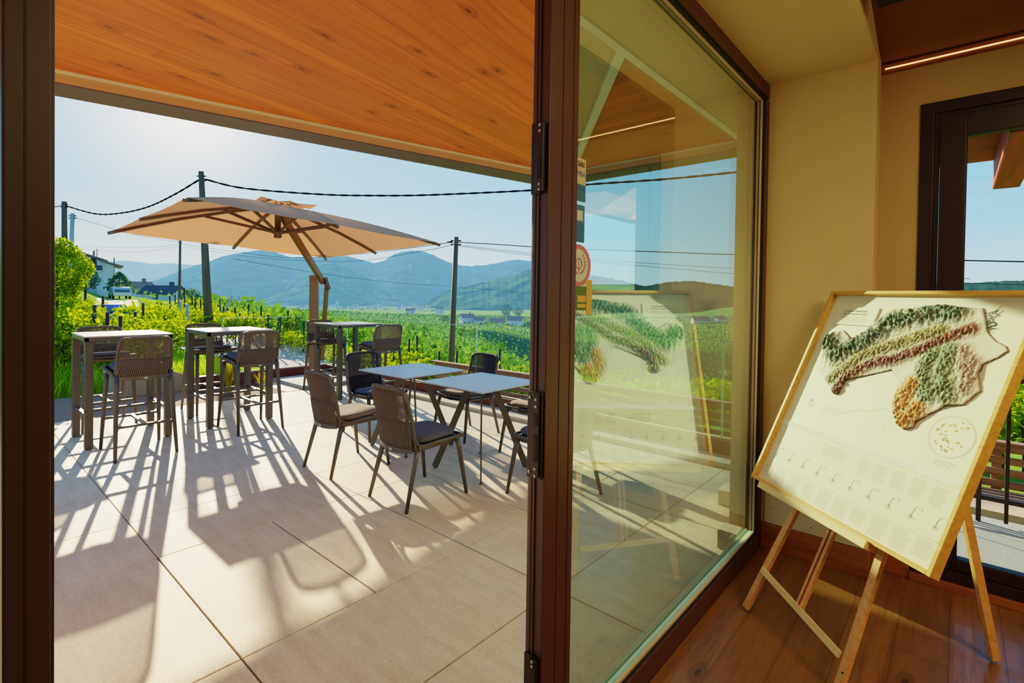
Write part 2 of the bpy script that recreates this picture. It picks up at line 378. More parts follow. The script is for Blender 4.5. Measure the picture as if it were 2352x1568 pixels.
# LED strip with its channel, along the top of the door wall
e = empty('light_strip', (ED, DY, 2.92), 0, 'thin glowing light strip along the top of the wall above the dark door', 'light')
MB().box(0, 5.3, -.03, 0, -.018, .03).build('channel', M['skirting'], e)
MB().box(.02, 5.3, -.034, -.028, .0, .006).build('diffuser', M['led'], e)
# skirting
sbox('baseboard_reveal', M['skirting'], -.92, ED+.015, WY-.016, WY, 0, .16, bevel=.003)
sbox('baseboard_door', M['skirting'], ED, -.18, DY-.016, DY, 0, .16, bevel=.003)
sbox('trim_1', M['skirting'], -.18, 1.5, DY-.03, DY+.3, 0, .045, bevel=.003)
t = empty('wall_panel', (-.62, WY, .33), 0, 'pale flat cover panel screwed low on the wall behind the easel', 'panel')
MB().box(-.28, .255, -.012, 0, -.165, .18).build('plate', M['panel_grey'], t, bevel=.002)
for sx, sz in ((-.24, .12), (-.24, -.06), (-.10, -.02), (-.02, -.12), (.12, -.02), (.2, .12)):
    MB().lathe([(.005, 0), (.005, .003)], n=10).build('screw', M['steel'], t).matrix_local = Matrix.Translation((sx, -.012, sz)) @ Matrix.Rotation(R(90), 4, 'X')

# ---- fixed glazed leaf: window_1
XI, XO, XG = -.922, -1.0, -.975
win = empty('window_1', (XG, 1.2, 0)); win['kind'] = 'structure'; win['label'] = 'tall fixed glass pane with dark brown metal frame between terrace and room'
def wl(b, name, mat, **k):
    b.v = [(x-XG, y-1.2, z) for x, y, z in b.v]; return b.build(name, mat, win, **k)
b = MB(); b.box(XO, XI, 1.25, WY, -.06, .10); b.box(XO, XI, 1.18, WY, 2.845, 3.05); b.box(XO, XI, 3.432, WY, .1, 2.83)
wl(b, 'window_frame', M['frame_brown'], bevel=.003)
b = MB(); b.box(XO+.005, XG-.008, 1.34, 3.432, .1, .112); b.box(XG+.022, XG+.034, 1.34, 3.432, .1, .112); b.box(XG+.022, XG+.034, 3.42, 3.432, .1, 2.83); b.box(XG+.022, XG+.034, 1.34, 3.43, 2.818, 2.83)
wl(b, 'glazing_bead', M['plaster_out'])
b = MB(); b.box(XI-.016, XI-.006, 1.335, 3.43, .1, .104); b.box(XI-.016, XI-.006, 3.422, 3.432, .1, 2.83); b.box(XI-.016, XI-.004, 1.335, 3.43, 2.822, 2.83)
wl(b, 'gasket', M['gasket'])
b = MB(); b.box(-.958, -.900, 1.178, 1.318, -.04, 3.0); b.box(-1.03, -.956, 1.262, 1.34, -.04, 3.0)
b.box(-.903, -.899, 1.178, 1.186, -.04, 3.0); b.box(-.935, -.93, 1.172, 1.18, -.04, 3.0); b.box(-.915, -.905, 1.316, 1.335, -.04, 3.0)
wl(b, 'meeting_stile', M['frame_brown'], bevel=.002)
b = MB(); b.box(-.9015, -.8988, 1.2435, 1.2450, -.04, 3.0); b.box(-.9015, -.8988, 1.2985, 1.3, -.04, 3.0)
b.box(-.946, -.944, 1.1765, 1.179, -.04, 3.0)
wl(b, 'groove', M['gasket'])
for xg, nm in ((XG, 'glass'), (XG+.018, 'glass')):
    b = MB(); b.add([(xg, 1.33, .1), (xg, 3.432, .1), (xg, 3.432, 2.84), (xg, 1.33, 2.84)], [(0, 1, 2, 3)])
    wl(b, nm, M['glass_win'] if xg > XG else M['glass_win_out'])
b = MB(); b.box(XG-.002, XG+.02, 1.34, 3.43, .1, .106); wl(b, 'glass_edge', M['glass_edge'])
# keeps screwed on the stile edge
def keep(y0, y1, label, wide):
    z1 = onY(1240, y0, 1.178)[2]; z0 = onY(1240, y1, 1.178)[2]; h = z1-z0
    e = empty('lock_keep', (-.93, 1.172, z0), 0, label, 'lock plate', 'lock keeps on the edge of the brown stile')
    pt = MB().box(-.026, .027 if wide else .012, -.006, .003, 0, h).build('plate', M['lock'], e, bevel=.0015)
    MB().box(-.004, .022, -.012, .0, h*.02, h*.98).build('cover', M['lock'], e, bevel=.0015)
    MB().box(.004, .017, -.0135, -.01, h*.2, h*.52).build('slot', M['gasket'], e)
    if wide: MB().box(.004, .017, -.0135, -.01, h*.62, h*.76).build('slot', M['gasket'], e)
    for sz in ((.05, .12, .86, .94) if not wide else (.04, .12, .84, .92)):
        s = MB().lathe([(.0045, 0), (.0045, .002), (.002, .0025), (.002, .001)], n=12).build('screw', M['steel'], pt)
        s.matrix_local = Matrix.Translation((.010, -.0125, h*sz)) @ Matrix.Rotation(R(90), 4, 'X')
    if wide:
        for sz in (.06, .93):
            s = MB().lathe([(.0045, 0), (.0045, .002), (.002, .0025), (.002, .001)], n=12).build('screw', M['steel'], pt)
            s.matrix_local = Matrix.Translation((-.016, -.0065, h*sz)) @ Matrix.Rotation(R(90), 4, 'X')
keep(283, 446, 'dark metal keep with four screws, uppermost on the stile', False)
keep(900, 1098, 'large dark lock keep with two slots at handle height on the stile', True)
keep(1510, 1640, 'dark metal keep low on the stile, near the bottom of the frame', False)

# ---- left jamb of the opening
j = empty('door_1', (-.95, .08, 0)); j['kind'] = 'structure'; j['label'] = 'dark brown left jamb of the wide terrace opening'
b = MB(); b.box(.0, .05, -.0235, .0225, -.04, 3.0); b.box(-.05, .0, -.02, .0265, -.04, 3.0); b.box(.0, .04, .0225, .0275, -.04, 3.0)
b.build('jamb', M['jamb'], j, bevel=.0012)
b = MB(); b.box(.0495, .0506, -.0035, -.0028, -.04, 3.0); b.box(.0495, .0506, -.0015, -.0011, -.04, 3.0); b.box(.0495, .0506, -.0212, -.0207, -.04, 3.0)
b.build('groove', M['gasket'], j)
sb = MB(); sb.add([(-.96, -1.1, .05), (-.96, .056, .05), (-.96, .056, 2.9), (-.96, -1.1, 2.9)], [(0, 1, 2, 3)]); struct(sb.build('window_2', M['glass_win']))
sbox('trim_2', M['frame_brown'], XO, XI, -1.1, 1.25, -.08, -.002)
sbox('trim_3', M['frame_brown'], XO, XI, -1.1, 1.25, 2.86, 3.05)
b = MB(); b.box(-1.4, -1.0, -3.2, 4.9, 2.95, 3.6); struct(b.build('ceiling_lintel', M['plaster_out']))
b = MB(); b.box(-1.125, -1.0, WY+.02, DY+.3, -.05, 3.0); struct(b.build('wall_outer_jamb', M['plaster_out']))

# ---- stickers on the glass beside the stile
XS = XG+.0195
def st_box(b, y0, y1, z0, z1, d=0): b.box(XS+d, XS+d+.0006, y0, y1, z0, z1); return b
def stick(px, py):            # place on the glass plane
    d = ray(px, py); return C0+d*(XS/d[0])
TXT = Matrix(((0, 0, 1, 0), (1, 0, 0, 0), (0, 1, 0, 0), (0, 0, 0, 1)))
def loctext(s, size, mat, par, y, z, flip=False, dx=.0012):
    m4 = Matrix.Translation((dx, y, z)) @ TXT
    if flip: m4 = m4 @ Matrix.Scale(-1, 4, (1, 0, 0))
    return text_mesh(s, size, mat, 'lettering', par, m4)
a = stick(1322, 366); c = stick(1345, 467)
def sticker(label, z0, z1, y0=1.32, y1=1.40):
    return empty('sticker', (XS, (y0+y1)/2, (z0+z1)/2), 0, label, 'sticker'), (y1-y0)/2, (z1-z0)/2
zt, zb = stick(1345, 368)[2], stick(1345, 466)[2]; y1 = stick(1345, 420)[1]; y0 = y1-.085
s, hw, hh = sticker('cream and blue card payment sticker beside the brown stile', zb, zt, y0, y1)
MB().box(0, .0006, -hw, hw, -hh*.2, hh).build('upper_half', M['st_cream'], s, bevel=.0002)
MB().box(0, .0006, -hw, hw, -hh, -hh*.2).build('lower_half', M['st_blue'], s, bevel=.0002)
MB().box(.0007, .001, -hw*.1, hw*.8, hh*.62, hh*.86).build('black_box', M['st_black'], s)
loctext('POS', .02, M['st_cream'], s, hw*.35, hh*.74)
loctext('VISA', .024, M['st_navy'], s, hw*.35, hh*.27)
MB().box(.0007, .001, -hw*.1, hw*.85, -hh*.5, -hh*.3).build('blue_band', M['st_navy'], s)
for k in range(4): MB().box(.0007, .001, -hw*.1, hw*(.85-.1*(k % 2)), -hh*(.62+.08*k), -hh*(.60+.08*k)).build('print_line', M['st_navy'], s)
zt, zb = stick(1342, 473)[2], stick(1342, 558)[2]; y1 = stick(1342, 520)[1]; y0 = y1-.075
s, hw, hh = sticker('square blue sticker under the card payment sticker', zb, zt, y0, y1)
MB().box(0, .0006, -hw, hw, 0, hh).build('upper_half', M['st_blue'], s)
MB().box(0, .0006, -hw, hw, -hh, 0).build('lower_half', M['st_navy'], s)
MB().box(.0007, .001, -hw*.2, hw*.7, hh*.15, hh*.7).build('pale_emblem', M['st_pale'], s)
zt, zb = stick(1345, 563)[2], stick(1345, 659)[2]; y1 = stick(1357, 610)[1]; zc = (zt+zb)/2; hh = (zt-zb)/2; yc = y1-.075
s = empty('sticker', (XS, yc, zc), 0, 'round pink rimmed sticker with a laurel emblem', 'sticker')
def disc(name, mat, r, h, d, cz_=0, parent=s, n=36):
    return MB().add([(d, r*math.cos(2*math.pi*k/n), cz_+h*math.sin(2*math.pi*k/n)) for k in range(n)], [tuple(range(n))]).build(name, mat, parent)
disc('rim', M['st_pink'], .075, hh, 0); disc('face', M['st_pale'], .056, hh*.78, .0006)
b = MB()
for sgn in (-1, 1):
    for k in range(7):
        a = R(-70+k*20); y_, z_ = sgn*math.cos(a)*.034, math.sin(a)*.034+.004
        b.tube([(.001, y_, z_), (.001, y_+sgn*.006, z_+.008)], .0022, 4)
b.tube([(.001, .018*math.cos(R(20*k)), .018*math.sin(R(20*k))+.006) for k in range(18)], .0018, 4, True)
b.box(.0008, .0014, -.002, .002, -.03, .02); b.build('laurel_emblem', M['st_pink'], s)
zt, zb = stick(1345, 658)[2], stick(1345, 722)[2]; y1 = stick(1359, 690)[1]
s = empty('sticker', (XS, y1-.06, (zt+zb)/2), 0, 'green and yellow sticker below the round pink one', 'sticker'); hh = (zt-zb)/2
MB().box(0, .0006, .02, .06, -hh, hh*1.5).build('yellow_strip', M['st_yellow'], s)
MB().box(0.0007, .0012, -.05, .025, -hh*.7, hh).build('green_panel', M['st_green'], s)
MB().box(.0013, .0016, -.03, .02, -hh*.1, hh*.35).build('yellow_panel', M['st_yellow'], s)
MB().box(.0013, .0016, -.03, .02, -hh*.5, -hh*.25).build('yellow_panel', M['st_yellow'], s)

# ---- dark glazed door on the right
dr = empty('door_2', (-.18, DY, 0)); dr['kind'] = 'structure'; dr['label'] = 'dark brown glazed door in the wall at the right'
def dl(b, name, mat, **k):
    b.v = [(x+.18, y-DY, z) for x, y, z in b.v]; return b.build(name, mat, dr, **k)
def ring(b, x0, x1, y0, y1, z0, z1, w, wt=None, wb=None):
    wt = w if wt is None else wt; wb = w if wb is None else wb
    b.box(x0, x0+w, y0, y1, z0, z1); b.box(x1-w, x1, y0, y1, z0, z1); b.box(x0+w, x1-w, y0, y1, z1-wt, z1); b.box(x0+w, x1-w, y0, y1, z0, z0+wb); return b
dl(ring(MB(), -.18, 1.5, DY-.012, DY+.08, .045, 2.685, .062), 'door_frame', M['frame_dark'], bevel=.003)
dl(ring(MB(), -.118, 1.438, DY+.004, DY+.07, .10, 2.623, .024, .024, .02), 'rebate', M['frame_dark'], bevel=.003)
dl(ring(MB(), -.092, 1.41, DY-.008, DY+.06, .115, 2.60, .11, .12, .06), 'sash', M['frame_dark'], bevel=.004)
dl(ring(MB(), .016, 1.302, DY-.002, DY+.05, .172, 2.484, .006), 'gasket', M['gasket'])
b = MB(); b.add([(0.02, DY+.03, .17), (1.3, DY+.03, .17), (1.3, DY+.03, 2.49), (0.02, DY+.03, 2.49)], [(0, 1, 2, 3)]); dl(b, 'glass', M['glass_door'])

# ---- framed relief map leaning on its easel
BL = np.array([-.857, 3.030, .583]); bv = np.array([.268, .321, .908]); bv /= np.linalg.norm(bv)
bu = np.array([.768, -.641, -.036]); bu -= bv*(bu@bv); bu /= np.linalg.norm(bu); bn = np.cross(bu, bv)
BM = Matrix([[bu[i], bv[i], bn[i], BL[i]] for i in range(3)]+[[0, 0, 0, 1]])
mb_ = empty('framed_map', label='large framed raised relief map in a pale wooden frame, propped on the beech easel', cat='framed map'); mb_.matrix_world = BM
BW, BH, FT = 1.03, 1.155, .018
b = MB(); b.box(0, FT, 0, BH, -.045, .0); b.box(BW-FT, BW, 0, BH, -.045, 0); b.box(FT, BW-FT, 0, FT, -.045, 0); b.box(FT, BW-FT, BH-FT, BH, -.045, 0)
b.build('frame', M['pine'], mb_, bevel=.002)
SHp = -.030
MB().box(FT, BW-FT, .372, BH-FT, SHp-.006, SHp).build('map_sheet', M['paper'], mb_)
MB().box(FT, BW-FT, FT, .345, SHp-.006, SHp).build('text_sheet', M['paper2'], mb_)
MB().box(FT, BW-FT, .345, .372, SHp-.006, SHp+.002).build('dividing_band', M['ink_white'], mb_)
# relief terrain
OUT = [(0.087, 0.806), (0.072, 0.878), (0.116, 0.918), (.17, .935), (0.247, 0.887), (0.319, 0.961), (0.361, 1.025), (0.412, 1.07), (0.505, 1.072), (0.569, 1.086), (0.659, 1.098), (0.733, 1.086), (0.814, 1.088), (0.867, 0.981), (0.91, 0.945), (0.952, 0.927), (0.966, 0.907), (0.942, 0.875), (0.899, 0.839), (0.898, 0.795), (0.929, 0.732), (0.889, 0.659), (0.827, 0.64), (0.739, 0.546), (0.737, 0.518), (0.699, 0.496), (0.659, 0.511), (0.624, 0.555), (0.594, 0.607), (0.594, 0.672), (0.569, 0.718), (0.532, 0.753), (0.435, 0.711), (0.365, 0.683), (0.315, 0.658), (0.306, 0.584), (0.279, 0.573), (0.212, 0.622), (0.113, 0.695)]
RED = [(0.281, 0.595), (0.304, 0.678), (0.362, 0.727), (0.437, 0.781), (0.516, 0.802), (0.565, 0.834), (0.644, 0.878), (0.685, 0.916), (0.727, 0.943), (0.776, 0.97), (0.803, 0.986)]
YEL = [(0.228, 0.66), (0.274, 0.713), (0.345, 0.801), (0.412, 0.837), (0.486, 0.871), (0.586, 0.927), (0.682, 0.969)]
GRN = [(0.106, 0.869), (0.196, 0.789), (0.284, 0.851), (0.352, 0.902), (0.428, 0.989), (0.53, 1.036), (0.628, 1.06), (0.715, 1.067)]
ORG = [(0.662, 0.709), (0.644, 0.672), (0.638, 0.627), (0.65, 0.576), (0.682, 0.536), (0.72, 0.602)]
GR2 = [(0.696, 0.864), (0.677, 0.799), (0.704, 0.731), (0.739, 0.667), (0.783, 0.722), (0.819, 0.683), (0.758, 0.787), (0.756, 0.88)]
MAU = [(0.808, 0.886), (0.832, 0.821), (0.871, 0.76), (0.854, 0.846), (0.868, 0.724)]
def dpl(p, pl):
    m = 9
    for i in range(len(pl)-1):
        ax, ay = pl[i]; bx, by = pl[i+1]; dx, dy = bx-ax, by-ay; t = max(0, min(1, ((p[0]-ax)*dx+(p[1]-ay)*dy)/(dx*dx+dy*dy)))
        m = min(m, math.hypot(p[0]-ax-t*dx, p[1]-ay-t*dy))
    return m
def inside(p, pl):
    c = False; n = len(pl)
    for i in range(n):
        (x1, y1), (x2, y2) = pl[i], pl[(i+1) % n]
        if (y1 > p[1]) != (y2 > p[1]) and p[0] < (x2-x1)*(p[1]-y1)/(y2-y1)+x1: c = not c
    return c
OC = OUT+[OUT[0]]
cG, cY, cR, cO, c2, cM, cW, cB = [srgb(*q) for q in ((74, 90, 66), (128, 116, 58), (104, 38, 20), (178, 116, 36), (92, 102, 60), (150, 116, 100), (214, 204, 180), (70, 34, 30))]
st = .0032; nx = int(.92/st); ny = int(.62/st); vid = {}; V = []; Cc = []; F = []
for j_ in range(ny):
    for i_ in range(nx):
        p = (.06+i_*st, .48+j_*st)
        if not inside(p, OUT): continue
        de = dpl(p, OC); dd = [(dpl(p, q)*w, c, a) for q, w, c, a in ((GRN, .62, cG, .020), (YEL, 1.0, cY, .012), (RED, 1.15, cR, .013), (ORG, .8, cO, .013), (GR2, .8, c2, .012), (MAU, 1.1, cM, .011))]
        dd.sort(key=lambda q: q[0]); d0, c_, amp = dd[0]
        fq = 34 if amp > .015 else 62
        rn = 1-abs(mnoise.noise((p[0]*fq, p[1]*fq*.6, 3.1)))*2.2; rn2 = 1-abs(mnoise.noise((p[0]*fq*2.3+p[1]*20, p[1]*fq*1.7, 7.7)))*2
        hgt = math.exp(-(d0/.037)**2)*amp*(.45+.6*max(0, rn)+.35*rn2)+.006
        hgt *= min(1, de/.006)
        w = math.exp(-(d0/.040)**4)*min(1, max(0, .7+rn*.9)); w = min(1, w)
        if de < .004: cc = cB
        else: cc = tuple(cW[q]*(1-w)+c_[q]*w*(1.15 if rn2 > .3 else .85) for q in range(3))
        vid[(i_, j_)] = len(V); V.append((p[0], p[1], SHp+hgt)); Cc.append((*cc, 1))
for (i_, j_), k in vid.items():
    q = [vid.get((i_+1, j_)), vid.get((i_+1, j_+1)), vid.get((i_, j_+1))]
    if None not in q: F.append((k, *q))
m, nt, o_ = newmat('relief_paint'); p_ = N(nt, 'ShaderNodeBsdfPrincipled', Roughness=.6); at_ = nt.nodes.new('ShaderNodeAttribute'); at_.attribute_name = 'paint'
L(nt, at_.outputs['Color'], p_.inputs['Base Color']); L(nt, p_.outputs[0], o_.inputs[0])
b = MB(); b.add(V, F, True); ro = b.build('relief_terrain', m, mb_)
ca = ro.data.color_attributes.new('paint', 'FLOAT_COLOR', 'POINT'); ca.data.foreach_set('color', np.array(Cc, dtype=np.float32).ravel())
# title box with its lettering
e = MB().prism([(.105, .965), (.333, .965), (.333, 1.068), (.105, 1.068)], SHp, SHp+.007).build('title_block', M['paper'], mb_, bevel=.001)
def bt(s, size, mat, u, v, par=mb_, al='LEFT', z=SHp+.0075):
    return text_mesh(s, size, mat, 'lettering', par, Matrix.Translation((u, v, z)), al)
bt('Conegliano Valdobbiadene', .0135, M['ink'], .125, 1.045); bt('Prosecco Superiore DOCG', .0135, M['ink'], .125, 1.028)
b = MB()
for k in range(4): b.box(.125, .125+.17*rng.uniform(.7, 1), 1.008-k*.009, 1.0095-k*.009, SHp+.007, SHp+.0074)
b.build('text_column', M['ink'], mb_)['kind'] = 'stuff'
# rows of text, sprouts, headings
def textcol(u0, v0, w, n, dv, lo=.78, th=.0014, mat='ink'):
    b = MB(); vv = []; 
    for r_ in range(n): b.box(u0, u0+w*rng.uniform(lo, 1), v0-r_*dv, v0+th-r_*dv, SHp, SHp+.0004)
    b.build('text_column', M[mat], mb_)['kind'] = 'stuff'
for k, u0 in enumerate([.032+.098*k for k in range(10)]):
    textcol(u0, .108, .078, 11 if k % 3 else 9, .0078)
    MB().box(u0, u0+.084, .122, .1235, SHp, SHp+.0004).build('heading_rule', M['ink_orange'], mb_)
    x0, y0 = u0+.045, .178; bs = MB()
    bs.tube([(x0, y0, SHp), (x0+.002, y0+.02, SHp), (x0+.008, y0+.036, SHp), (x0+.03, y0+.04, SHp), (x0+.034, y0+.03, SHp)], .0009, 4)
    for q in range(9):
        a = R(200+q*17); l_ = rng.uniform(.012, .026); bs.tube([(x0, y0, SHp), (x0+math.cos(a)*l_*.6+.002, y0+math.sin(a)*l_*.6, SHp), (x0+math.cos(a)*l_, y0+math.sin(a)*l_, SHp)], .0006, 3)
    bs.build('vine_drawing', M['ink'], mb_)
textcol(.34, .32, .15, 7, .008)
for k in range(5): textcol(.56+k*.085, .318, .06, 9, .0085)
textcol(.24, .50, .18, 3, .012, .5); textcol(.86, .42, .11, 3, .009, .5)
# circular chart of grape drawings
for r_ in (.088, .084):
    MB().tube([(.888+r_*math.cos(R(5*k)), .525+r_*math.sin(R(5*k)), SHp) for k in range(72)], .0005, 3, True).build('chart_ring', M['ink'], mb_)
gk = simple('pale_green_ink', srgb(180, 180, 120), .8)
for k in range(38):
    a = rng.uniform(0, 6.28); r_ = .07*math.sqrt(rng.uniform(.03, 1)); u0, v0 = .888+r_*math.cos(a), .525+r_*math.sin(a)
    MB().add([(u0+.0055*math.cos(q*.9)*rng.uniform(.6, 1), v0+.0055*math.sin(q*.9)*rng.uniform(.6, 1), SHp+.0006) for q in range(7)], [tuple(range(7))]).build('grape_drawing', M['ink_orange'] if k % 2 else gk, mb_)
# pale lake spots and streams printed on the sheet
for (u0, v0, r0) in ((.16, .50, .026), (.155, .52, .014), (.60, .49, .010)):
    MB().add([(u0+r0*math.cos(q*.45)*rng.uniform(.6, 1), v0+r0*1.3*math.sin(q*.45)*rng.uniform(.6, 1), SHp+.0005) for q in range(14)], [tuple(range(14))]).build('pale_spot', M['ink_white'], mb_)
MB().tube(smoothpath([(.38, .50, SHp), (.44, .53, SHp), (.52, .545, SHp), (.57, .57, SHp), (.60, .56, SHp)], 6), .0016, 4).build('stream_print', M['ink_white'], mb_)
# dark branches and river printed at the top right
b = MB()
for k in range(26):
    p = np.array([.845+rng.normal()*.012, 1.07-rng.uniform(0, .10)]); a = rng.uniform(-.6, .9); pts = []
    for q in range(5): pts.append((p[0], p[1], SHp+.0015)); p = p+np.array([math.cos(a), math.sin(a)])*.012; a += rng.normal()*.6
    b.tube(pts, .0011, 3)
b.build('river_print', simple('slate_ink', srgb(86, 104, 106), .8), mb_)

# ---- easel
ez = empty('easel', label='light beech wood easel with three visible splayed legs standing on the oak floor', cat='easel'); ez.matrix_world = BM
OFF = -.062; zf = -BL[2]/bv[2]
def footv(u_, off): # where a line in the leg plane meets the floor
    return -(BL[2]+bu[2]*u_+bn[2]*off)/bv[2]
MB().bar((.262, footv(.262, OFF)+.012, OFF), (.39, .9, OFF), .034, .022, (0, 0, 1)).build('leg', M['beech'], ez, bevel=.002)
MB().bar((.838, footv(.838, OFF)+.012, OFF), (.71, .9, OFF), .034, .022, (0, 0, 1)).build('leg', M['beech'], ez, bevel=.002)
MB().box(.088, .772, -.030, .0, -.05, .012).build('ledge', M['beech_pale'], ez, bevel=.002)
MB().box(.088, .772, 0, .006, .004, .012).build('ledge_lip', M['beech_pale'], ez, bevel=.001)
b = MB(); b.bar((.541, -.43, OFF+.002), (.541, .95, OFF+.002), .040, .018, (0, 0, 1)); b.build('mast', M['beech'], ez, bevel=.002)
MB().bar((.541, -.43, OFF+.012), (.541, -.03, OFF+.012), .007, .003, (0, 0, 1)).build('mast_slot', M['redwood'], ez)
MB().bar((.275, -.385, OFF+.015), (.80, -.455, OFF+.015), .030, .012, (0, 0, 1)).build('crossbar', M['beech_pale'], ez, bevel=.002)
BMi = BM.inverted(); rf = BMi @ Vector((.153, 3.071, .010)); MB().bar(tuple(rf), (.62, .90, OFF-.03), .022, .036, (0, 1, 0)).build('leg', M['beech'], ez, bevel=.002)
MB().bar((.37, .86, OFF), (.73, .86, OFF), .034, .022, (0, 0, 1)).build('top_block', M['beech'], ez, bevel=.002)
MB().bar((.835, -.5, OFF+.0115), (.835, -.506, OFF+.0115), .008, .004, (0, 0, 1)).build('peg_hole', M['gasket'], ez)
# interior fill: warm area lamps added to brighten the room
def area(name, loc, rot, size, power, colr, sy=None):
    l_ = bpy.data.lights.new(name, 'AREA'); l_.energy = power; l_.color = colr; l_.size = size
    if sy: l_.shape = 'RECTANGLE'; l_.size_y = sy
    o = bpy.data.objects.new(name, l_); col.objects.link(o); o.location = loc; o.rotation_euler = rot; return o

# ================================================================== TERRACE
b = MB(); b.box(-8.1, -1.0, -3.2, 5.15, -.2, -.012); b.box(-9.5, -8.1, 2.9, 5.15, -.2, -.012); struct(b.build('floor_joints', M['joint']))
b = MB()
def tiles(x0, x1, ys, g=.0022):
    for a, c in zip(ys[:-1], ys[1:]):
        b.box(x0+g, x1-g, a+g, c-g, -.02, 0)
Y1 = [.873+1.337*k for k in range(-4, 4)]+[5.13]
Y2 = [.873+.6685*k for k in range(-7, 7)]+[5.13]
Y3 = [.873-.45+1.337*k for k in range(-3, 4)]+[5.13]
for x0, x1, ys in ((-1.6, -1.0, Y1), (-2.283, -1.6, Y1), (-3.527, -2.283, Y2), (-4.2, -3.527, Y1), (-4.88, -4.2, Y1), (-5.55, -4.88, Y1), (-6.22, -5.55, Y1), (-6.89, -6.22, Y1), (-7.56, -6.89, Y1), (-8.05, -7.56, Y1)):
    tiles(x0, x1, ys, .0042 if x1 > -3.5 else .003)
tiles(-8.75, -8.1, [3.75, 4.4, 5.13]); tiles(-9.35, -8.75, [3.75, 4.4, 5.13])
struct(b.build('floor_terrace', M['tile'], bevel=.0015))
sbox('trim_4', M['gravel'], -9.85, -8.07, -4, 2.75, -.06, -.006)
sbox('trim_5', M['soil'], -9.3, -8.07, 2.75, 3.75, -.06, -.004)

# soffit of the terrace roof
def prismz(name, poly, z0, z1, mat): return struct(MB().prism(poly, z0, z1).build(name, mat))
A_, B_ = np.array([-5.19, -3.0]), np.array([-3.49, 4.74])
prismz('ceiling_terrace', [(-1.40, -3), (-1.40, 2.525), (-3.30, 4.74), tuple(B_), tuple(A_)], 3.003, 3.3, M['soffit'])
prismz('ceiling_terrace_end', [(-1.43, 2.575), (-1.43, 4.74), (-3.27, 4.74)], 3.0, 3.29, M['soffit_x'])
prismz('ceiling_band', [(-1.40, 2.525), (-3.22, 4.66), (-3.40, 4.61), (-1.52, 2.04), (-1.40, 1.92)], 2.992, 3.0, M['plaster_out'])
b = MB(); b.box(-1.45, -1.401, -3, 4.74, 2.938, 3.0); b.bar((-1.425, 2.53, 2.975), (-3.28, 4.705, 2.975), .06, .03); struct(b.build('trim_6', M['white_trim']))
un = (B_-A_)/np.linalg.norm(B_-A_); on = np.array([-un[1], un[0]])
b = MB(); q = lambda p, d: (p[0]+on[0]*d, p[1]+on[1]*d)
b.prism([tuple(A_), tuple(B_), q(B_, .012), q(A_, .012)], 2.985, 3.003); b.box(-3.5, -1.2, 4.73, 4.742, 2.985, 3.003); struct(b.build('trim_7', M['white_trim']))
b = MB(); C2 = (B_[0]-.28, 5.0)
b.prism([q(A_, .012), q(B_, .012), q(B_, .016), q(A_, .016)], 2.925, 2.985)
b.prism([(-3.5, 4.742), (-1.2, 4.742), (-1.2, 4.747), (-3.5, 4.747)], 2.925, 2.985); struct(b.build('trim_8', M['fascia']))
b = MB(); b.prism([q(A_, .016), q(B_, .016), C2, q(A_, .29)], 2.915, 3.35); b.prism([(-3.5, 4.747), (-1.2, 4.747), (-1.2, 5.0), C2], 2.915, 3.35)
struct(b.build('trim_9', M['fascia_dark'], bevel=.006))
t = empty('roof_bracket', (-1.3, 4.68, 2.86), 0, 'brown bolted steel bracket where the terrace roof edge meets the house', 'bracket')
MB().prism([(-.28, .055), (.2, .055), (.2, -.06), (.02, -.06)], -.02, .05, lambda p: (p[0], p[2], p[1])).build('plate', M['fascia_dark'], t)
for k in range(3): MB().lathe([(.014, 0), (.014, .02), (.006, .03)], n=8).build('bolt', M['steel'], t).matrix_local = Matrix.Translation((-.16+.11*k, -.02, .045)) @ Matrix.Rotation(R(90), 4, 'X')

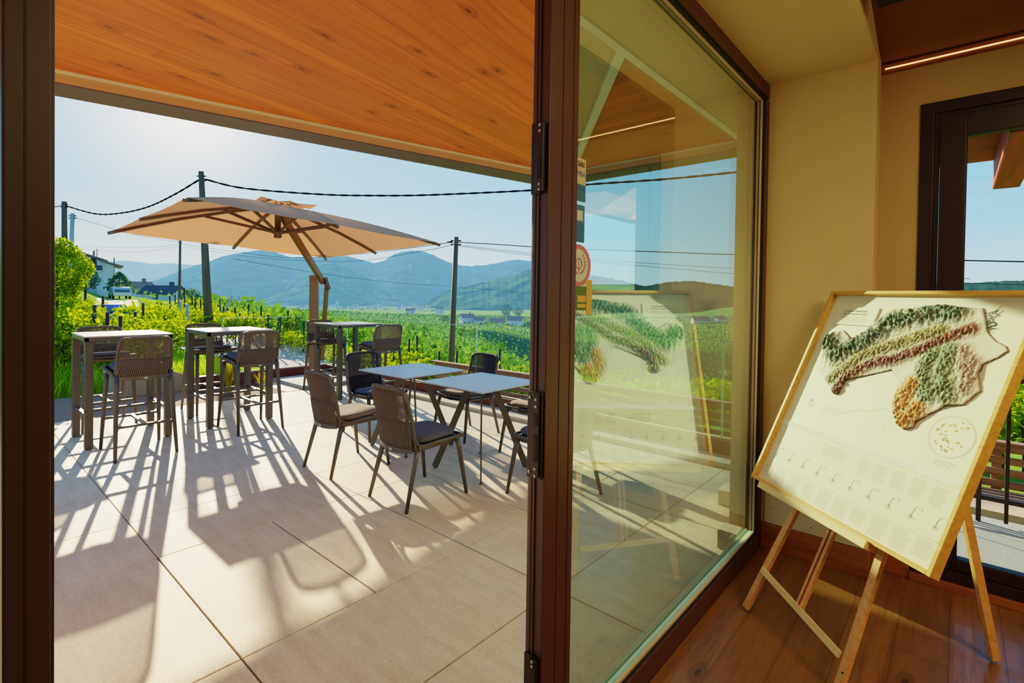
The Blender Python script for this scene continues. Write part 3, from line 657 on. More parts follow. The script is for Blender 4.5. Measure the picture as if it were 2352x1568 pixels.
# ---- rope chairs and stools
def super_pad(b, cx, cy, hw, hd, z0, z1, tilt=0, n=36, e=.45):
    prof = [(.80, 0), (.95, .12), (1., .35), (1., .62), (.93, .88), (.75, .98), (.4, 1.02)]
    vs = []
    for s_, t_ in prof:
        for k in range(n):
            a = 2*math.pi*k/n; c_, s2 = math.cos(a), math.sin(a)
            x = cx+hw*s_*math.copysign(abs(c_)**e, c_); y = cy+hd*s_*math.copysign(abs(s2)**e, s2)
            vs.append((x, y, z0+(z1-z0)*t_+tilt*(y-cy)))
    m_ = len(prof); fs = [(i*n+j, i*n+(j+1) % n, (i+1)*n+(j+1) % n, (i+1)*n+j) for i in range(m_-1) for j in range(n)]
    fs += [tuple(range(n))[::-1], tuple(range((m_-1)*n, m_*n))]
    b.add(vs, fs, True)
def shell(root, hs, hb, rope, metal, cush, lean, tilt, nr=29):
    zs = lambda y: hs+tilt*(y+.2)
    wr, wt, yb = .222, .205, -.185
    right = [(.0, .262, zs(.262)-.012), (.17, .258, zs(.258)-.006), (.232, .235, zs(.235)), (.247, .16, zs(.16)), (.236, -.02, zs(-.02)), (wr, yb+.05, zs(yb)+.0), (wr, yb-.012, zs(yb)+.045),
             (wr-.004, yb-lean*.4, hs+(hb-hs)*.45), (wt+.004, yb-lean*.85, hb-.055), (wt-.022, yb-lean-.004, hb-.008), (.10, yb-lean-.022, hb+.001), (0, yb-lean-.030, hb+.001)]
    left = [(-x, y, z) for x, y, z in right[-2:0:-1]]
    P = smoothpath(right+left+[right[0]], 4)[:-1]
    MB().tube(P, .0125, 8, True).build('frame', metal, root)
    # rope wound round the top rail
    top = smoothpath([(wt+.006, yb-lean*.8, hb-.075), (wt-.012, yb-lean*.97, hb-.018), (.11, yb-lean-.02, hb+.001), (0, yb-lean-.030, hb+.001), (-.11, yb-lean-.02, hb+.001), (-wt+.012, yb-lean*.97, hb-.018), (-wt-.006, yb-lean*.8, hb-.075)], 10)
    b = MB(); b.tube(top, [.0165 if i % 2 else .0135 for i in range(len(top))], 8)
    bul = lambda x: .052*(1-(x/wr)**2)
    for i in range(nr):
        u_ = -1+2*i/(nr-1); xt = u_*(wt-.018); xb = u_*(wr+.004)
        pts = []
        for k in range(8):
            t_ = k/7; x = xt+(xb-xt)*t_; z = hb-.012+(hs-.012-hb)*t_
            cv = .030*(1-(u_)**2)*(1-t_)+bul(xb)*t_**2*1.0
            y = yb-lean*(1-t_)**1.15-cv-.004; sl = .03*max(0, t_-.55)*(1 if i % 2 else -.4)
            pts.append((x+sl*.6, y, z))
        b.tube(pts, .0052, 6)
        if i % 1 == 0 and i < nr-1:      # second layer: slanting ropes of the lower half
            x0 = (u_+.9/(nr-1))*(wr-.004); x1 = max(-wr, x0-.035); q_ = []
            for k in range(5):
                t_ = k/4; x = x0+(x1-x0)*t_; z = hs+(hb-hs)*.42*(1-t_)-.022*t_
                y = yb-lean*.38*(1-t_)-.032*(1-(x/wr)**2)*(1-t_)-bul(x)*t_-.012
                q_.append((x, y, z))
            b.tube(q_, .0066, 6)
    zm = hs+(hb-hs)*.42
    mid = [(x, yb-lean*.38-.022*(1-(x/wr)**2)-.010*(1-(x/wr)**2), zm) for x in np.linspace(-wr, wr, 15)]
    b.tube(mid, .009, 6)
    b.build('backrest', rope, root)
    # woven seat: ropes pulled from side to side
    b = MB()
    for k in range(21):
        y = -.17+.42*k/20; w_ = .236+.012*k/20; sag = .020+.012*(k/20)
        b.tube([(-w_, y, zs(y)+.008), (-w_-.006, y, zs(y)-.010), (-w_*.6, y+.004, zs(y)-.012-sag*.6), (0, y+.006, zs(y)-.012-sag), (w_*.6, y+.004, zs(y)-.012-sag*.6), (w_+.006, y, zs(y)-.010), (w_, y, zs(y)+.008)], .0108, 6)
    b.build('seat', rope, root)
    b = MB(); super_pad(b, 0, .045, .212, .205, zs(.04)-.002, zs(.04)+.05, tilt); b.build('cushion', cush, root)
    # crescent apron with badge
    b = MB(); xs = np.linspace(-wr+.02, wr-.02, 15); yy = lambda x: yb-bul(x)-.012
    vs = [(x, yy(x)+o_, z) for x in xs for o_, z in ((0, hs-.018), (-.008, hs-.018), (-.008, hs-.042-.016*(1-(x/wr)**2)), (0, hs-.042-.016*(1-(x/wr)**2)))]
    b.add(vs, [(i*4+j, i*4+(j+1) % 4, (i+1)*4+(j+1) % 4, (i+1)*4+j) for i in range(14) for j in range(4)]+[(0, 1, 2, 3), (56, 59, 58, 57)])
    b.tube(smoothpath([(-.205, .20, hs-.02), (-.205, -.14, hs-.03), (-.18, -.19, hs-.032), (0, -.225, hs-.034), (.18, -.19, hs-.032), (.205, -.14, hs-.03), (.205, .20, hs-.02)], 4), .011, 6)
    b.bar((-.205, .2, hs-.012), (.205, .2, hs-.012), .022, .02)
    ap = b.build('apron', metal, root)
    bd = MB().add([(.017*math.cos(2*math.pi*k/20), 0, .0095*math.sin(2*math.pi*k/20)) for k in range(20)]+[(.017*math.cos(2*math.pi*k/20), -.003, .0095*math.sin(2*math.pi*k/20)) for k in range(20)], [tuple(range(20)), tuple(range(20, 40))[::-1]]+[(k, (k+1) % 20, 20+(k+1) % 20, 20+k) for k in range(20)])
    o = bd.build('badge', M['badge'], ap); o.location = (0, yy(0)-.008, hs-.038)
def make_chair(rope, cush, name='rope_chair'):
    r_ = empty(name)
    hs, hb = .455, .885
    shell(r_, hs, hb, rope, M['stool_metal'], cush, .105, .05)
    for s_ in (-1, 1):
        MB().tube([(s_*.205, -.165, hs-.01), (s_*.212, -.19, hs-.09), (s_*.235, -.285, 0)], [.021, .0205, .0135], 10).build('leg', M['stool_metal'], r_)
        MB().tube([(s_*.225, .205, hs+.0), (s_*.235, .225, hs-.09), (s_*.262, .285, 0)], [.021, .0205, .0135], 10).build('leg', M['stool_metal'], r_)
    return r_
def make_stool(rope, cush):
    r_ = empty('bar_stool')
    hs, hb = .79, 1.135
    shell(r_, hs, hb, rope, M['stool_metal'], cush, .085, .09)
    def lp(sx, sy, z):
        t_ = 1-z/hs; return (sx*(.215+.03*t_), (-.19-.115*t_) if sy < 0 else (.205+.10*t_), z)
    for sy in (-1, 1):
        for s_ in (-1, 1):
            MB().tube([lp(s_, sy, hs-.01), lp(s_, sy, hs-.12), lp(s_, sy, .0)], [.0235, .0225, .0145], 10).build('leg', M['stool_metal'], r_)
    b = MB(); a = [lp(s_, sy, .31) for sy in (-1, 1) for s_ in (-1, 1)]
    b.bar(a[0], a[1], .026, .022); b.bar(a[2], a[3], .026, .022); b.bar(((a[0][0]+a[1][0])/2, a[0][1], .31), (0, a[2][1], .31), .026, .022)
    b.build('footrest', M['stool_metal'], r_); return r_
protoC = {}
def chair(x, y, rz, label, dark=False, warm=False):
    k = (dark, warm)
    if k not in protoC: protoC[k] = o = make_chair(M['rope_dark' if dark else 'rope_brown'], M['cushion_warm' if warm else 'cushion'])
    else: o = copy_tree(protoC[k])
    o.location = (x, y, 0); o.rotation_euler = (0, 0, rz); tag(o, label, 'chair', 'rope backed chairs round the low tables'); return o
H_ = math.pi/2
chair(-3.19, 2.53, 0, 'brown rope-backed chair with grey cushion, front one, nearest the door stile on the near side')
chair(-4.21, 2.51, 0, 'brown rope-backed chair with taupe sunlit cushion, left of the front chair', warm=True)
chair(-4.99, 3.34, -H_, 'dark rope-backed chair side-on at the left end of the two low tables', dark=True)
chair(-4.20, 4.03, math.pi, 'dark rope-backed chair beyond the left low table, its back to the glass railing', dark=True, warm=True)
chair(-3.20, 4.07, math.pi, 'rope chair beyond the right low table, seen from the front next to the stile', warm=True)
chair(-2.40, 3.29, H_, 'rope chair at the right end of the low tables, half hidden behind the brown stile')
protoS = [None]
def stool(x, y, rz, label):
    if protoS[0] is None: o = protoS[0] = make_stool(M['rope_brown'], M['cushion'])
    else: o = copy_tree(protoS[0])
    o.location = (x, y, 0); o.rotation_euler = (0, 0, rz); tag(o, label, 'bar stool', 'rope backed bar stools at the tall tables')
stool(-6.07, 1.34, H_, 'brown rope-backed bar stool on the near side of the leftmost tall table')
stool(-7.53, 1.33, -H_, 'rope-backed bar stool behind the leftmost tall table, against the grass')
stool(-6.23, 2.46, H_, 'brown rope-backed bar stool on the near side of the middle tall table')
stool(-7.56, 2.46, -H_, 'rope-backed bar stool behind the middle tall table, by the ornamental grass')
stool(-7.72, 4.22, -H_-.12, 'rope-backed bar stool in front of the umbrella mast, left of the far tall table')
stool(-6.50, 4.42, H_-.1, 'rope-backed bar stool on the right of the far tall table')
# ---- tall tables
def make_bar():
    r_ = empty('bar_table'); w = .37
    MB().box(-w, w, -w, w, 1.112, 1.124).build('table_top', M['top_bar'], r_, bevel=.001)
    b = MB()
    for a in (0, 1, 2, 3):
        b.box(-w, w, -w, -w+.03, 1.072, 1.111, lambda p, a=a: tuple(Matrix.Rotation(a*H_, 3, 'Z') @ Vector(p)))
    b.build('apron', M['stool_metal'], r_, bevel=.001)
    for sx in (-1, 1):
        for sy in (-1, 1):
            x, y = sx*(w-.033), sy*(w-.033)
            b = MB(); b.box(x-.033, x+.033, y-.033, y+.033, .006, 1.071); b.lathe([(.02, 0), (.02, .006)], x, y, 10); b.build('leg', M['stool_metal'], r_, bevel=.002)
    b = MB(); b.box(-w+.06, w-.06, -w+.015, -w+.05, .31, .335); b.box(-w+.06, w-.06, w-.05, w-.015, .31, .335); b.box(-.0175, .0175, -w+.05, w-.05, .31, .335)
    b.build('footrest', M['stool_metal'], r_, bevel=.002); return r_
bt0 = make_bar()
for i, (x, y, lab) in enumerate(((-6.79, 1.35, 'tall square bar table, leftmost, standing next to the dark door jamb'), (-6.83, 2.45, 'tall square bar table, middle one, with the sun glaring on its top'), (-7.26, 4.34, 'tall square bar table farthest away, in front of the umbrella mast'))):
    o = bt0 if i == 0 else copy_tree(bt0); o.location = (x, y, 0); tag(o, lab, 'bar table', 'tall bar tables on the terrace')
# ---- low tables
def make_low():
    r_ = empty('dining_table'); w = .395
    MB().box(-w, w, -w, w, .783, .795).build('table_top', M['top_light'], r_, bevel=.001)
    MB().box(-w+.003, w-.003, -w+.003, w-.003, .777, .783).build('top_backing', M['gasket'], r_)
    b = MB(); b.box(-.13, .13, -.13, .13, .764, .777); b.build('mounting_plate', M['stool_metal'], r_)
    for sx in (-1, 1):
        for sy in (-1, 1):
            b = MB(); tn = (-sx*sy, 1, 0) if True else None
            tang = np.array([-sy, sx, 0.])/math.sqrt(2)
            b.bar((sx*.075, sy*.075, .766), (sx*.295, sy*.295, .014), .014, .058, np.cross(np.array([sx, sy, 0])/math.sqrt(2), (0, 0, 1)) if False else (sx, sy, .6))
            b.lathe([(.016, 0), (.016, .014)], sx*.295, sy*.295, 10)
            b.build('leg', M['stool_metal'], r_, bevel=.002)
    return r_
lt0 = make_low()
for i, (x, y, lab) in enumerate(((-4.29, 3.32, 'low square table with pale ceramic top, left and farther of the pair'), (-3.27, 3.32, 'low square table with pale ceramic top, right and nearer of the pair'))):
    o = lt0 if i == 0 else copy_tree(lt0); o.location = (x, y, 0); tag(o, lab, 'table', 'low square tables on the terrace')

# ---- cantilever umbrella
UC = np.array([-7.822, 3.470]); uz = 2.439; hw = 1.718
um = empty('cantilever_umbrella', (-8.9, 4.62, 0), 0, 'large square beige cantilever umbrella with bronze mast at the railing corner', 'umbrella')
def ul(b, name, mat, par=None, **k):
    b.v = [(x+8.9, y-4.62, z) for x, y, z in b.v]; return b.build(name, mat, par or um, **k)
tips = [np.array([UC[0]+a*hw, UC[1]+c*hw, uz+a*.045-c*.083]) for a, c in ((1, -1), (1, 0), (1, 1), (0, 1), (-1, 1), (-1, 0), (-1, -1), (0, -1))]
apex = np.array([UC[0], UC[1], 2.93])
b = MB(); n_ = 10
for i in range(8):
    A, B = tips[i], tips[(i+1) % 8]; vs = []
    for r_ in range(1, n_+1):
        for k in range(7):
            t_ = k/6; s_ = r_/n_; p = apex*(1-s_)+(A*(1-t_)+B*t_)*s_; p = p.copy(); p[2] -= .03*s_*4*t_*(1-t_)*.6-.045*math.sin(math.pi*s_)
            vs.append(p)
    b.add(vs, [(r_*7+k, r_*7+k+1, (r_+1)*7+k+1, (r_+1)*7+k) for r_ in range(n_-1) for k in range(6)], True)
cn = ul(b, 'canopy', M['canvas'])
b = MB(); vs = [(apex[0], apex[1], apex[2]+.055)]
for r_ in (1, 2, 3):
    for k in range(32):
        a = 2*math.pi*k/32; q_ = .42*r_/3; m_ = 1/max(abs(math.cos(a)), abs(math.sin(a)))
        vs.append((apex[0]+q_*m_*math.cos(a), apex[1]+q_*m_*math.sin(a), apex[2]+.055-.022*r_+(.020*math.cos(8*a) if r_ == 3 else .008*math.cos(8*a))))
fs = [(0, 1+k, 1+(k+1) % 32) for k in range(32)]+[(1+r_*32+k, 1+r_*32+(k+1) % 32, 1+(r_+1)*32+(k+1) % 32, 1+(r_+1)*32+k) for r_ in range(2) for k in range(32)]
b.add(vs, fs, True); ul(b, 'vent_cap', M['canvas'], cn)
hub = np.array([UC[0], UC[1], 0])
for i in range(8):
    T_ = tips[i]; d_ = T_-apex; rib = MB()
    pts = [apex*(1-s_)+T_*s_+np.array([0, 0, .045*math.sin(math.pi*s_)-.028]) for s_ in (.04, .3, .6, .85, 1.015)]
    for p_, q_ in zip(pts[:-1], pts[1:]): rib.bar(p_, q_, .034, .042)
    ro_ = ul(rib, 'rib', M['umb_rib'])
    s_ = .44; p_ = apex*(1-s_)+T_*s_+np.array([0, 0, .045*math.sin(math.pi*s_)-.05])
    dxy = (T_-apex)[:2]; dxy = dxy/np.linalg.norm(dxy)
    st_ = MB(); st_.bar((hub[0]+dxy[0]*.05, hub[1]+dxy[1]*.05, 2.51), p_, .026, .04); ul(st_, 'strut', M['umb_rib'], ro_)
b = MB(); b.lathe([(.04, 2.42), (.055, 2.43), (.055, 2.48), (.08, 2.49), (.08, 2.53), (.045, 2.54), (.045, 2.80), (.07, 2.81), (.07, 2.87), (.03, 2.91)], UC[0], UC[1], 16); ul(b, 'hub', M['umb_rib'])
ja = np.array([-8.80, 4.74, 1.80])
b = MB(); b.bar(ja, (UC[0]-.02, UC[1]+.02, 2.85), .07, .11, (0, 0, 1)); ul(b, 'arm', M['umb_metal'], bevel=.004)
b = MB(); b.bar(ja+np.array([.03, .06, -.02]), (-8.86, 4.76, .35), .05, .07, (0, 1, 0)); ul(b, 'slide_bar', M['umb_metal'], bevel=.004)
b = MB(); b.bar(ja+np.array([0.02, .02, .08]), ja+np.array([.05, .08, -.14]), .09, .06, (0, 1, 0)); ul(b, 'joint', M['umb_rib'], bevel=.01)
b = MB(); c_, s_ = math.cos(.72), math.sin(.72)
b.box(-.07, .07, -.055, .055, .06, 1.92, lambda p: (-8.9+p[0]*c_-p[1]*s_, 4.62+p[0]*s_+p[1]*c_, p[2])); po = ul(b, 'mast', M['umb_metal'], bevel=.004)
b = MB(); b.tube([(-8.9+(.035*math.cos(a))*c_+.0565*s_, 4.62+.035*math.cos(a)*s_-.0565*c_, 1.845+.018*math.sin(a)) for a in np.linspace(0, 6.1, 20)], .003, 4, True); ul(b, 'badge', M['umb_rib'], po)
for k, (x, y) in enumerate(((-9.2, 4.02), (-8.63, 4.02), (-9.2, 4.56), (-8.63, 4.56))):
    b = MB(); b.box(x, x+.56, y, y+.53, .0, .06); ul(b, 'base_slab', M['slab'], bevel=.004)

# ---- glass railing on a red-brown kerb
RX, RY = -9.42, 5.2
struct(MB().box(RX-.07, -1.1, RY-.07, RY+.07, -.5, .185).build('wall_kerb_far', M['curb'], bevel=.004))
struct(MB().box(RX-.07, RX+.07, 2.9, RY-.07, -.5, .185).build('wall_kerb_left', M['curb'], bevel=.004))
struct(MB().box(-9.3, -1.1, 4.87, RY-.07, 0, .05).build('trim_10', M['stone'], bevel=.004))
xa, xb = onY(798, 760, RY)[0], onY(1095, 780, RY)[0]; step_ = (xb-xa)
xs_ = [RX+.02]+[xa+step_*k for k in range(0, 12) if xa+step_*k < -1.3]+[-1.15]
def gpanel(x0, x1, y0, y1, label):
    e = empty('glass_railing_panel', ((x0+x1)/2, (y0+y1)/2, .185), 0, label, 'glass panel', 'clear glass railing panels on the brown kerb')
    hx, hy = (x1-x0)/2, (y1-y0)/2
    MB().add([(-hx, -hy, 0), (hx, hy, 0), (hx, hy, .955), (-hx, -hy, .955)], [(0, 1, 2, 3)]).build('pane', M['glass_rail'], e)
    MB().bar((-hx, -hy, .958), (hx, hy, .958), .012, .005).build('top_edge', M['glass_edge'], e)
    b = MB(); b.bar((-hx, -hy, 0), (-hx, -hy, .955), .007, .007, (0, 1, 0)); b.bar((hx, hy, 0), (hx, hy, .955), .007, .007, (0, 1, 0)); b.build('side_edge', M['glass_edge'], e)
    MB().bar((-hx, -hy, .008), (hx, hy, .008), .04, .016).build('shoe', M['stone'], e)
gl = ['glass railing panel just right of the umbrella mast corner', 'glass railing panel behind the far tall table and its right stool', 'glass railing panel to the right of the wooden pole', 'glass railing panel seen through the big fixed window']
for i, (a, c) in enumerate(zip(xs_[:-1], xs_[1:])):
    gpanel(a+.008, c-.008, RY, RY, gl[min(i, 3)] if i < 3 else 'glass railing panel seen through the big fixed window, %s' % ('left one', 'next one to the right', 'third one along', 'fourth one along', 'last one by the house', 'end piece')[min(i-3, 5)])
gpanel(RX, RX, 3.25, RY-.02, 'short side glass railing panel left of the umbrella mast')
# ---- slatted timber fence beyond the railing
fe = empty('slatted_fence', (-7.35, 6.2, 0), 0, 'low weathered horizontal slat fence just beyond the glass railing', 'fence')
for k in range(6):
    MB().box(0, 12.5, -.012+.0*k, .012, .30-.105*k-.03, .30-.105*k+.035).build('slat', M['wood_grey'], fe, bevel=.003)
MB().box(-.05, 12.6, -.05, .06, .34, .365).build('top_rail', M['wood_grey'], fe, bevel=.003)
for k in range(9): MB().box(.1+1.5*k, .17+1.5*k, .013, .07, -1.6, .34).build('post', M['wood_grey'], fe)
for k, (y, z) in enumerate(((5.55, -.02), (5.75, -.02), (5.95, -.02))):
    pass
# low concrete wing wall at the left
b = MB(); pr_ = [(1.72, -.1), (1.72, .46), (2.2, .46), (3.2, .02), (3.2, -.1)]
b.prism(pr_, -9.50, -9.36, lambda p: (p[2], p[0], p[1])); struct(b.build('wall_wing', M['concrete'], bevel=.006))
# stone blocks at the house corner
for x0, x1, y0, y1, h, lab in ((-1.36, -1.128, 3.98, 4.26, .115, 'pale stone step block farther away by the house corner'), (-1.12, -1.002, 3.28, 3.415, .12, 'pale stone step block against the foot of the window frame')):
    tag(MB().box(x0, x1, y0, y1, 0, h).build('stone_block', M['stone'], bevel=.004), lab, 'stone block', 'stone step blocks outside the window')
# ---- beyond the right door
sbox('floor_outside_door', M['slab'], -1.1, 5, 3.96, 5.13, -.06, -.004)
sbox('trim_11', M['stone'], -1.09, 5, 5.3, 5.55, -.06, .0)
sbox('trim_12', M['gravel'], -8, 5.2, 5.55, 6.15, -.5, -.05)
ir = empty('iron_railing', (0, 5.0, 0), 0, 'black wrought iron railing with a bent baluster outside the right door', 'railing')
zr = .16
MB().box(-.4, 2.6, -.012, .012, zr, zr+.03).build('bottom_rail', M['iron'], ir)
MB().box(-.4, 2.6, -.02, .02, 1.02, 1.05).build('top_rail', M['iron'], ir)
for k in range(12):
    x = -.15+.145*k
    if k % 3 == 1: b = MB().tube(smoothpath([(x, 0, .02), (x, 0, .55), (x+.01, 0, .62), (x+.07, 0, .70), (x+.01, 0, .80), (x, 0, .86), (x, 0, 1.03)], 5), .013, 6)
    elif k % 3 == 2: b = MB().box(x-.014, x+.014, -.014, .014, .0, 1.14)
    else: b = MB().box(x-.011, x+.011, -.011, .011, .02, 1.03)
    b.build('baluster', M['iron'], ir)
b = MB(); b.box(-.4, 4, 3.96, 5.9, 2.78, 2.84); struct(b.build('ceiling_eaves', M['redwood_x']))
b = MB(); b.box(-.4, 4, 3.96, 4.06, 2.64, 2.78); struct(b.build('trim_13', M['plaster_out']))
for k in range(3):
    x = .20+.95*k
    tag(MB().box(x, x+.17, 4.06, 6.0, 2.55, 2.78).build('eaves_rafter', M['redwood'], bevel=.01), ['red stained rafter end seen at the top of the right door'][0] if k == 0 else 'red stained rafter under the eaves, %s to the right of the visible end' % ('next' if k == 1 else 'last'), 'rafter', 'red stained rafters under the eaves')

# ================================================================== LANDSCAPE
CPX = [-2600, -300, 130, 250, 400, 520, 700, 900, 1100, 1250, 1500, 1700, 2300, 3600]
DR = [5, 8, 10, 12, 16, 22, 30, 45, 70, 120, 220, 400, 700, 1200]
ZT = [[0, 0, .3, .5, 1.2, 2, 3, 4, 6, 9, 14, 14, 10, 5],
      [-.3, -.1, .1, .5, 1.2, 2, 2.6, 3.6, 5, 8, 12, 12, 6, -5],
      [-.3, -.1, .05, .35, .7, 1.0, 1.3, 1.7, 2.2, 3.5, 5, 1, -8, -20],
      [-.3, -.1, .02, .12, .1, -.2, -.6, -1.0, .4, 1.2, 1, -2, -10, -24],
      [-.3, -.1, 0, .0, .0, -.2, -.4, -.5, -.2, .1, -1.5, -6, -14, -26],
      [-.3, -.1, -.05, -.05, -.08, -.1, -.2, -.35, -.6, -1.5, -4, -8, -16, -28],
      [-.3, -.2, -.2, -.3, -.4, -.6, -1., -1.6, -2.6, -4.5, -7, -12, -20, -30],
      [-.6, -.6, -.7, -.9, -1.3, -1.8, -2.4, -3.4, -4.8, -7, -10, -14.5, -22, -31],
      [-.8, -.9, -1.0, -1.3, -1.9, -2.6, -3.4, -4.8, -6.8, -10, -13.5, -16, -22.5, -32],
      [-.9, -1.0, -1.2, -1.6, -2.3, -3.2, -4.4, -6.2, -9, -14, -18, -17.5, -22, -30],
      [-.9, -1.0, -1.3, -1.7, -2.5, -3.5, -4.8, -6.8, -10, -15.5, -19, -18, -18, -18],
      [-.9, -1.0, -1.3, -1.7, -2.5, -3.5, -4.8, -6.8, -10, -15.5, -19, -17, -10, 0],
      [-.5, -.7, -1.0, -1.3, -2.0, -3.0, -4.2, -6, -9, -12, -12, -4, 10, 20],
      [-.2, -.3, -.5, -.8, -1.5, -2.0, -3, -4, -5, -4, 0, 8, 20, 30]]
CA = np.array([math.atan((p-1176)/FPX) for p in CPX]); LD = np.log(np.array(DR)); ZT = np.array(ZT)
f2 = np.array([-math.sin(yaw), math.cos(yaw)]); r2 = np.array([math.cos(yaw), math.sin(yaw)])
def azof(x, y): return math.atan2(x*r2[0]+y*r2[1], x*f2[0]+y*f2[1])
def interp(a, xs): 
    i = int(np.clip(np.searchsorted(xs, a)-1, 0, len(xs)-2)); t = (a-xs[i])/(xs[i+1]-xs[i]); t = min(1, max(0, t)); return i, t
def terr(x, y):
    i, t = interp(azof(x, y), CA); j, s = interp(math.log(max(5, math.hypot(x, y))), LD); t = t*t*(3-2*t)
    z = (ZT[i, j]*(1-t)+ZT[i+1, j]*t)*(1-s)+(ZT[i, j+1]*(1-t)+ZT[i+1, j+1]*t)*s
    D = math.hypot(x, y)
    if D > 60: z += mnoise.noise((x*.009, y*.009, 2))*min(4.5, (D-60)*.02)
    if x > -10.0 and y < 5.5: z = min(z, -.25)
    return z
def pol(a, D): return (f2*math.cos(a)+r2*math.sin(a))*D
def gpos(px, D):
    a = math.atan((px-1176)/FPX); p = pol(a, D); return np.array([p[0], p[1], terr(p[0], p[1])])
def m_ground():
    m, nt, o = newmat('green_hillside'); d = N(nt, 'ShaderNodeBsdfDiffuse'); v = coords(nt)
    w = N(nt, 'ShaderNodeTexWave', Scale=.16, Distortion=9., Detail=3.); w.inputs['Detail Scale'].default_value = .35; w.bands_direction = 'DIAGONAL'
    L(nt, v, w.inputs['Vector'])
    a = ramp(nt, noise(nt, v, .035, 5, .6), [(.35, srgb(70, 120, 40)), (.62, srgb(128, 168, 58))])
    b_ = mixc(nt, math_(nt, 'MULTIPLY', w.outputs['Fac'], .55), a, srgb(44, 84, 40))
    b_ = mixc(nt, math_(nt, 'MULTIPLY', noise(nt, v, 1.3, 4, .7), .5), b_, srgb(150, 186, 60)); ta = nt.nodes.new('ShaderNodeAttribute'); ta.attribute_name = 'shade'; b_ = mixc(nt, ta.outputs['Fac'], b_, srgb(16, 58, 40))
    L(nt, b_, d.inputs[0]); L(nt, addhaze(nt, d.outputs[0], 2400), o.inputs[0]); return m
M['ground'] = m_ground()
na, nd = 150, 84
V = []
for j in range(nd):
    D = math.exp(LD[0]+(math.log(1500)-LD[0])*j/(nd-1))
    for i in range(na):
        a = R(-84+168*i/(na-1)); p = pol(a, D); V.append((p[0], p[1], terr(p[0], p[1])))
def darkzone(x, y):  # dark green vineyard parcels on the right slope
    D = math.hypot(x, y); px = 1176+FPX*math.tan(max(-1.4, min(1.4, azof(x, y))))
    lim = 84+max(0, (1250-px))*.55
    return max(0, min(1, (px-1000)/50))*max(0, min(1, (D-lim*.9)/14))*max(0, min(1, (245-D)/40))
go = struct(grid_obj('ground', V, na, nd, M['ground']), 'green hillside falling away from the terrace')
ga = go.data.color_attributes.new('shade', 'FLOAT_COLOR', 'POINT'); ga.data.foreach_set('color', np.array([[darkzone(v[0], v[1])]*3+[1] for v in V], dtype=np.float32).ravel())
# grass in front of the vines at the left and beyond the railing
def blades(name, pts, h0, h1, mat, w=.012, lean=.5):
    b = MB(); vs = []; fs = []
    for (x, y, z) in pts:
        h = rng.uniform(h0, h1); a = rng.uniform(0, 6.28); la = rng.uniform(0, 6.28); l_ = rng.uniform(.1, lean)*h
        dx, dy = math.cos(a)*w/2, math.sin(a)*w/2; o = len(vs)
        lx, ly = math.cos(la)*l_, math.sin(la)*l_
        vs += [(x-dx, y-dy, z), (x+dx, y+dy, z), (x+lx*.4+dx*.8, y+ly*.4+dy*.8, z+h*.6), (x+lx*.4-dx*.8, y+ly*.4-dy*.8, z+h*.6), (x+lx, y+ly, z+h*.95)]
        fs += [(o, o+1, o+2, o+3), (o+3, o+2, o+4)]
    b.add(vs, fs); return b.build(name, mat)
# line of the lane
rp = smoothpath([(-6.5, 9.2, 0), (-10.5, 7.6, 0), (-14.2, 6.6, 0), (-18.5, 6.6, 0), tuple(gpos(470, 24)), tuple(gpos(395, 29)), tuple(gpos(345, 36)), tuple(gpos(300, 44)), tuple(gpos(268, 58)), tuple(gpos(268, 76))], 8)
RPA = np.array([p[:2] for p in rp])
def offroad(x, y): return np.min(np.hypot(RPA[:, 0]-x, RPA[:, 1]-y)) > 2.25
pts = []
while len(pts) < 15000:
    x = rng.uniform(-14.5, -9.86); y = rng.uniform(-1.5, 3.8)
    if x > -10.6 or rng.uniform() < .8:
        if x > -9.95 and y > 1.7: continue
        pts.append((x, y, max(terr(x, y), -.02 if x > -10.2 else -9)-.03))
tag(blades('grass', pts, .16, .42, M['grass'], .016), 'tall sunlit green grass on the bank left of the terrace', 'grass', kind='stuff')
pts = []
for _ in range(9000):
    x = rng.uniform(-28, -9.75); y = rng.uniform(3.0, 14); a = abs(y-(3.9-(x+9.5)*.50))
    if offroad(x, y): pts.append((x, y, terr(x, y)-.02))
tag(blades('grass', pts, .12, .32, M['grass'], .03), 'short grass verges along the road beyond the railing', 'grass', kind='stuff')
# road
V = []
for i, p in enumerate(rp):
    t = np.array(rp[min(i+1, len(rp)-1)])-np.array(rp[max(i-1, 0)]); t = t[:2]/np.linalg.norm(t[:2]); nrm = np.array([-t[1], t[0]])
    zc = terr(p[0], p[1])+.07
    for s in (-1.9, -.9, 0, .9, 1.9):
        q = p[:2]+nrm*s; V.append((q[0], q[1], max(zc, terr(q[0], q[1])+.03)))
ro_ = grid_obj('road', V, 5, len(rp), M['asphalt']); tag(ro_, 'pale asphalt lane curving away left between the vines', 'road')

